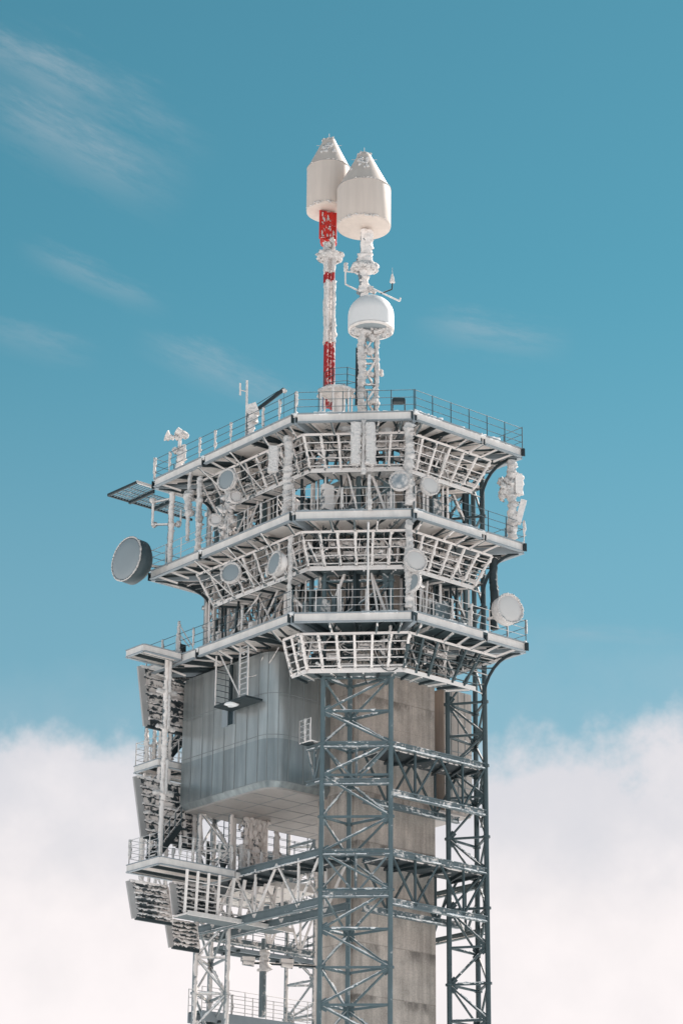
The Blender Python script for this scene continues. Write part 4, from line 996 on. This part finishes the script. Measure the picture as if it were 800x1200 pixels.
def radome(label, px, ybot, ysh, ytop, ytip, wpx, Y, seed):
    random.seed(seed)
    c0_ = on_Y(px, ybot, Y); dist = c0_.length; r = wpx/2/F*dist
    zb_ = on_Y(px, ybot, Y).z; zs = on_Y(px, ysh, Y).z; zt2 = on_Y(px, ytop, Y).z
    root = thing('radome', label, 'radome', Vector((c0_.x, Y, zb_)))
    b = Vector((c0_.x, Y, zb_))
    part('drum', 'radome_beige', root, lambda m: m.rev(b, (0,0,1), [(0,.2),(.0,r*.93),(.05,r*.985),(.14,r),(zs-zb_-.1,r),(zs-zb_,r*.99)], 56))
    rt = .36
    part('cone', 'radome_beige', root, lambda m: m.rev(b+Vector((0,0,zs-zb_+.002)), (0,0,1), [(0,r*.985),(zt2-zs-.3,rt*1.12),(zt2-zs-.1,rt*.9),(zt2-zs,rt*.5),(zt2-zs+.02,.02)], 56))
    part('rim_seam', 'soffit', root, lambda m: m.rev(b+Vector((0,0,zs-zb_-.03)), (0,0,1), [(0,r*.99),(.01,r+.012),(.04,r+.012),(.05,r*.98)], 56))
    # rime plastered on the windward side of the tip
    def patch(m):
        h = zt2-zs-.3
        for q in range(26):
            t = random.uniform(.42, .86); th = -math.pi/2+random.gauss(-.12, .26)
            rr = r*.985+(rt*1.12-r*.985)*t
            m.blob(b+Vector((rr*math.cos(th), rr*math.sin(th), zs-zb_+h*t)), random.uniform(.05, .1), .3, (1,.7,1.3))
        for q in range(26):
            th = random.uniform(0, 6.28); m.blob(b+Vector((rt*math.cos(th)*.9, rt*math.sin(th)*.9, zt2-zb_-random.uniform(.05, .3))), random.uniform(.04, .08), .4)
    part('snow_patch', 'rime', root, patch)
    def bits(m):
        for i in range(34):
            t = -math.pi/2+random.gauss(-.15, .55); m.blob(b+Vector((r*1.0*math.cos(t), r*1.0*math.sin(t), random.choice((.12, .06, .15)))), random.uniform(.025, .06), .4, (1.4,1.4,.5))
        for i in range(10):
            t = -math.pi/2+random.gauss(0, .3); m.blob(b+Vector((r*math.cos(t), r*math.sin(t), zs-zb_+.02)), random.uniform(.025, .05), .4, (1.6,1.4,.5))
    part('rime_bits', 'rime', root, bits)
    part('lightning_rod', 'rail_pale', root, lambda m: m.tube(b+Vector((0,0,zt2-zb_)), b+Vector((0,0,zt2-zb_+.32)), .018, 5))
    part('side_studs', 'rail_pale', root, lambda m: [m.tube(b+Vector((math.cos(t)*rt, math.sin(t)*rt, zt2-zb_-.4)), b+Vector((math.cos(t)*(rt+.3), math.sin(t)*(rt+.3), zt2-zb_-.38)), .014, 5) for t in (0, 3.1)])
    return root
radome('rear beige drum radome with cone top behind the red panel', 384.5, 250, 199, 163, 158, 51, 112.5, 71)
radome('front beige drum radome with cone top, nearest and widest', 426, 268, 223, 179.5, 176, 63, 110.8, 72)
# lattice mast with dome radome (right)
Yd = 110.8
def Pd(px, py): return on_Y(px, py, Yd)
base = Pd(431, 472)
lm = thing('antenna_mast', 'rime coated lattice antenna mast under the white dome radome', 'antenna mast', Vector((base.x, Yd, ZR)))
random.seed(74)
ofs = [(-.38,-.3), (.42,-.2), (.35,.4), (-.3,.4)]
zlo, zhi = ZR-.3, Pd(431, 392).z
for i, (dx, dy) in enumerate(ofs):
    part('leg', 'rime' if i in (0, 1) else 'belt_steel', lm, lambda m: (m.crust(Vector((base.x+dx, Yd+dy, zlo)), Vector((base.x+dx, Yd+dy, zhi)), .10 if i else .17, .4)) if i in (0, 1) else m.tube(Vector((base.x+dx, Yd+dy, zlo)), Vector((base.x+dx, Yd+dy, zhi)), .07, 7))
for k in range(5):
    z0_, z1_ = zlo+(zhi-zlo)*k/5, zlo+(zhi-zlo)*(k+1)/5
    for i in range(4):
        p, q = ofs[i], ofs[(i+1) % 4]
        part('diagonal_brace', 'rimed_steel', lm, lambda m: m.crust(Vector((base.x+p[0], Yd+p[1], z0_)), Vector((base.x+q[0], Yd+q[1], z1_)), .06, .5))
        part('horizontal_strut', 'rimed_steel', lm, lambda m: m.crust(Vector((base.x+p[0], Yd+p[1], z1_)), Vector((base.x+q[0], Yd+q[1], z1_)), .05, .5))
part('snow_clump', 'rime', lm, lambda m: [m.blob(Vector((base.x+random.uniform(-.4,.3), Yd-.3, random.uniform(zlo+(zhi-zlo)*.45, zhi))), random.uniform(.1,.22), .45) for _ in range(16)]+[m.blob(Pd(446, 437), .17, .4)])
part('ladder', 'dark_steel', lm, lambda m: (m.bar(Pd(418, 470)+Vector((0,.5,0)), Pd(419, 402)+Vector((0,.5,0)), .22, .06), ))
part('dark_strut', 'dark_steel', lm, lambda m: (m.tube(Pd(442, 470), Pd(442, 440), .05, 6), m.tube(Pd(431, 470), Pd(441, 445), .03, 6)))
# upper tube with snow
part('upper_tube', 'rimed_steel', lm, lambda m: (m.tube(Pd(426, 350), Pd(427, 270), .22, 12), m.crust(Pd(424, 345), Pd(424, 300), .24, .35), m.crust(Pd(429, 318), Pd(430, 272), .25, .18)))
def col2(m):
    c = Pd(427, 314)
    m.rev(c-Vector((0,0,.25)), (0,0,1), [(0,.3),(.12,.62),(.38,.66),(.5,.3)], 20)
    for i in range(20):
        t = 2*math.pi*i/20; m.blob(c+Vector((.6*math.cos(t), .6*math.sin(t), random.uniform(-.12,.15))), random.uniform(.1,.2), .35)
part('snow_collar', 'rime', lm, col2)
part('arm', 'white_rimed_paint', lm, lambda m: (m.path([Pd(404.5, 309), Pd(404.5, 333), Pd(426, 344), Pd(434, 337), Pd(468, 353), Pd(469, 349)], .045), m.tube(Pd(404, 318), Pd(426, 320), .04, 6)))
part('arm', 'dark_steel', lm, lambda m: m.path([Pd(446, 344), Pd(459, 339), Pd(459.5, 332)], .035))
part('sensor', 'rime', lm, lambda m: (m.rev(Pd(459.5, 332), (0,0,1), [(0,.05),(.05,.14),(.45,.06),(.55,.02)], 10), m.tube(Pd(459.5, 322), Pd(459.5, 314), .015, 4)))
part('antenna_stub', 'rime', lm, lambda m: m.crust(Pd(404.5, 318), Pd(404.5, 309), .09, .3))
part('snow_clump', 'rime', lm, lambda m: [m.blob(Pd(x, y), r, .4) for x, y, r in ((434,339,.17),(438,341,.14),(424,340,.2),(413,317,.14),(405,313,.1))])
# dome radome
dc = Pd(434.5, 386); rd = 54/2/F*dc.length
do = thing('radome', 'white dome radome with cylindrical skirt on the lattice antenna mast', 'radome', dc)
zsk = Pd(434.5, 371).z-dc.z
prof = [(0, rd), (zsk, rd)]+[(zsk+rd*.95*math.sin(t), rd*math.cos(t)) for t in [math.pi/2*i/14 for i in range(1, 14)]]+[(zsk+rd*.952, .01)]
part('shell', 'radome_white', do, lambda m: m.rev(dc, (0,0,1), prof, 48))
part('skirt_ring', 'fascia_paint', do, lambda m: m.rev(dc-Vector((0,0,.10)), (0,0,1), [(0,rd*.86),(.0,rd*.99),(.09,rd*1.0),(.098,rd*.9)], 48))
part('floor', 'dish_grey', do, lambda m: m.rev(dc-Vector((0,0,.18)), (0,0,1), [(0,rd*.55),(.02,rd*.8),(.1,rd*.85)], 40))
part('hub', 'rimed_steel', do, lambda m: m.rev(dc-Vector((0,0,.55)), (0,0,1), [(0,.3),(.25,.42),(.4,.6)], 20))
for s in (-.78, .8):
    part('foot_box', 'rime', do, lambda m: (m.bar(dc+Vector((s, -.35, -.45)), dc+Vector((s, -.35, -.1)), .34, .34), [m.blob(dc+Vector((s+random.uniform(-.15,.15), -.4, random.uniform(-.5,-.15))), .14, .4) for _ in range(5)]))
part('outrigger', 'rime', do, lambda m: (m.crust(dc+Vector((-.9,-.4,-.1)), dc+Vector((0,-.45,-.4)), .09, .35), m.crust(dc+Vector((.9,-.4,-.1)), dc+Vector((.1,-.45,-.4)), .09, .35)))

# ------------------------------------------------------------------ world: Nishita sky with a cloud bank and thin cirrus
SUN_AZ, SUN_EL = 47., 40.        # degrees to the right of the view direction (+Y)
w = bpy.data.worlds.new('World'); bpy.context.scene.world = w; w.use_nodes = True
nt = w.node_tree; bg = nt.nodes['Background']
sky = nd(nt, 'ShaderNodeTexSky', sky_type='NISHITA'); sky.sun_disc = False
sky.sun_elevation = rad(SUN_EL); sky.sun_rotation = rad(SUN_AZ); sky.altitude = 2500; sky.air_density = 1.0; sky.dust_density = .6; sky.ozone_density = 1.2
tc = nd(nt, 'ShaderNodeTexCoord'); gen = tc.outputs['Generated']
sx = nd(nt, 'ShaderNodeSeparateXYZ'); nt.links.new(gen, sx.inputs[0]); X, Yy, Zz = sx.outputs
SKYT = (.46, .98, .735)
skyc = mix(nt, 1.0, sky.outputs[0], SKYT, 'MULTIPLY')
def dotv(v):
    d = nd(nt, 'ShaderNodeVectorMath', operation='DOT_PRODUCT'); nt.links.new(gen, d.inputs[0]); d.inputs[1].default_value = v
    return d.outputs['Value']
# cloud bank: everything below about 16 degrees, soft lumpy top with wisps
n1 = noise(nt, gen, 9, 3, .5); n2 = noise(nt, gen, 24, 5, .62)
edge = mth(nt, 'ADD', mth(nt, 'MULTIPLY', mth(nt, 'SUBTRACT', n1, .5), .085), mth(nt, 'MULTIPLY', mth(nt, 'SUBTRACT', n2, .5), .06))
dz = mth(nt, 'ADD', mth(nt, 'SUBTRACT', .267, Zz), edge)
bank = smooth(nt, dz, -.008, .014)
veil = mth(nt, 'MULTIPLY', smooth(nt, dz, -.05, .01), .22)
# thin cirrus streaks, each a patch of stretched noise at its own place in the sky
def streak(x0, y0, x1, y1, wd, amt, seed):
    a, b = ray(x0, y0).normalized(), ray(x1, y1).normalized(); c = (a+b)/2
    e1 = (b-a).normalized(); e2 = c.cross(e1).normalized(); L = (b-a).length/2
    s_ = mth(nt, 'SUBTRACT', dotv(e1), c.dot(e1)); t_ = mth(nt, 'SUBTRACT', dotv(e2), c.dot(e2))
    cv = nd(nt, 'ShaderNodeCombineXYZ')
    nt.links.new(mth(nt, 'MULTIPLY', s_, 26.), cv.inputs[0]); nt.links.new(mth(nt, 'MULTIPLY', t_, 110.), cv.inputs[1]); cv.inputs[2].default_value = seed
    n = noise(nt, cv.outputs[0], 1., 6, .68)
    tt = mth(nt, 'ADD', t_, mth(nt, 'MULTIPLY', mth(nt, 'SUBTRACT', n, .5), wd/F*1.8))
    g1 = mth(nt, 'SUBTRACT', 1., smooth(nt, mth(nt, 'ABSOLUTE', s_), L*.25, L*1.25))
    g2 = mth(nt, 'SUBTRACT', 1., smooth(nt, mth(nt, 'ABSOLUTE', tt), 0., wd/F))
    d = nd(nt, 'ShaderNodeVectorMath', operation='DISTANCE'); nt.links.new(gen, d.inputs[0]); d.inputs[1].default_value = c
    near = mth(nt, 'LESS_THAN', d.outputs['Value'], .5)
    return mth(nt, 'MULTIPLY', mth(nt, 'MULTIPLY', mth(nt, 'MULTIPLY', g1, g2), near), mth(nt, 'MULTIPLY', smooth(nt, n, .22, .8), amt))
ci = None
for q, st in enumerate(((-80,20,150,125,36,.36), (-40,105,200,235,52,.34), (-10,70,230,200,75,.2), (30,290,190,360,26,.30), (-30,380,110,420,30,.22), (170,400,360,480,32,.36),
                        (490,380,660,405,32,.32), (620,740,820,748,14,.25))):
    x = streak(*st, q*3.7); ci = x if ci is None else mth(nt, 'ADD', ci, x)
ci = mth(nt, 'MINIMUM', ci, .6)
CLOUD = (6.7, 6.3, 6.3)
n3 = noise(nt, gen, 11, 5, .55)
cloudc = mix(nt, smooth(nt, n3, .32, .62), (6.2, 5.9, 5.95), tuple(c*1.04 for c in CLOUD))
cloudc = mix(nt, smooth(nt, mth(nt, 'ADD', dz, mth(nt, 'MULTIPLY', mth(nt, 'SUBTRACT', n3, .5), .11)), .0, .085), (5.0, 5.0, 5.3), cloudc)
c = mix(nt, ci, skyc, (3.6, 3.9, 4.2))
hz = mth(nt, 'MULTIPLY', mth(nt, 'SUBTRACT', 1., smooth(nt, Zz, .26, .46)), .42)
c = mix(nt, hz, c, (2.15, 3.0, 3.75))
c = mix(nt, veil, c, (3.6, 4.2, 4.7))
c = mix(nt, bank, c, cloudc)
nt.links.new(c, bg.inputs['Color']); bg.inputs['Strength'].default_value = .084
w.cycles.sampling_method = 'MANUAL'; w.cycles.sample_map_resolution = 512
# ------------------------------------------------------------------ sun
sl = bpy.data.lights.new('sun', 'SUN'); sl.energy = 3.9; sl.angle = rad(.5); sl.color = (1, .93, .86)
so = bpy.data.objects.new('sun', sl); C.objects.link(so)
sd = Vector((math.sin(rad(SUN_AZ))*math.cos(rad(SUN_EL)), math.cos(rad(SUN_AZ))*math.cos(rad(SUN_EL)), math.sin(rad(SUN_EL))))
so.rotation_euler = (-sd).to_track_quat('-Z', 'Y').to_euler(); so.location = (40, 60, 90)
# ------------------------------------------------------------------ camera
cam = bpy.data.cameras.new('camera'); cam.sensor_fit = 'VERTICAL'; cam.sensor_height = 36; cam.lens = 36*F/1200
cam.clip_start = .5; cam.clip_end = 8000
co = bpy.data.objects.new('camera', cam); C.objects.link(co); co.location = (0, 0, 0)
co.rotation_euler = (Matrix.Rotation(math.pi/2+PITCH, 3, 'X') @ Matrix.Rotation(ROLL, 3, 'Z')).to_euler()
bpy.context.scene.camera = co
vs = bpy.context.scene.view_settings; vs.view_transform = 'Standard'; vs.look = 'None'; vs.gamma = 1; vs.exposure = .78; vs.use_curve_mapping = False
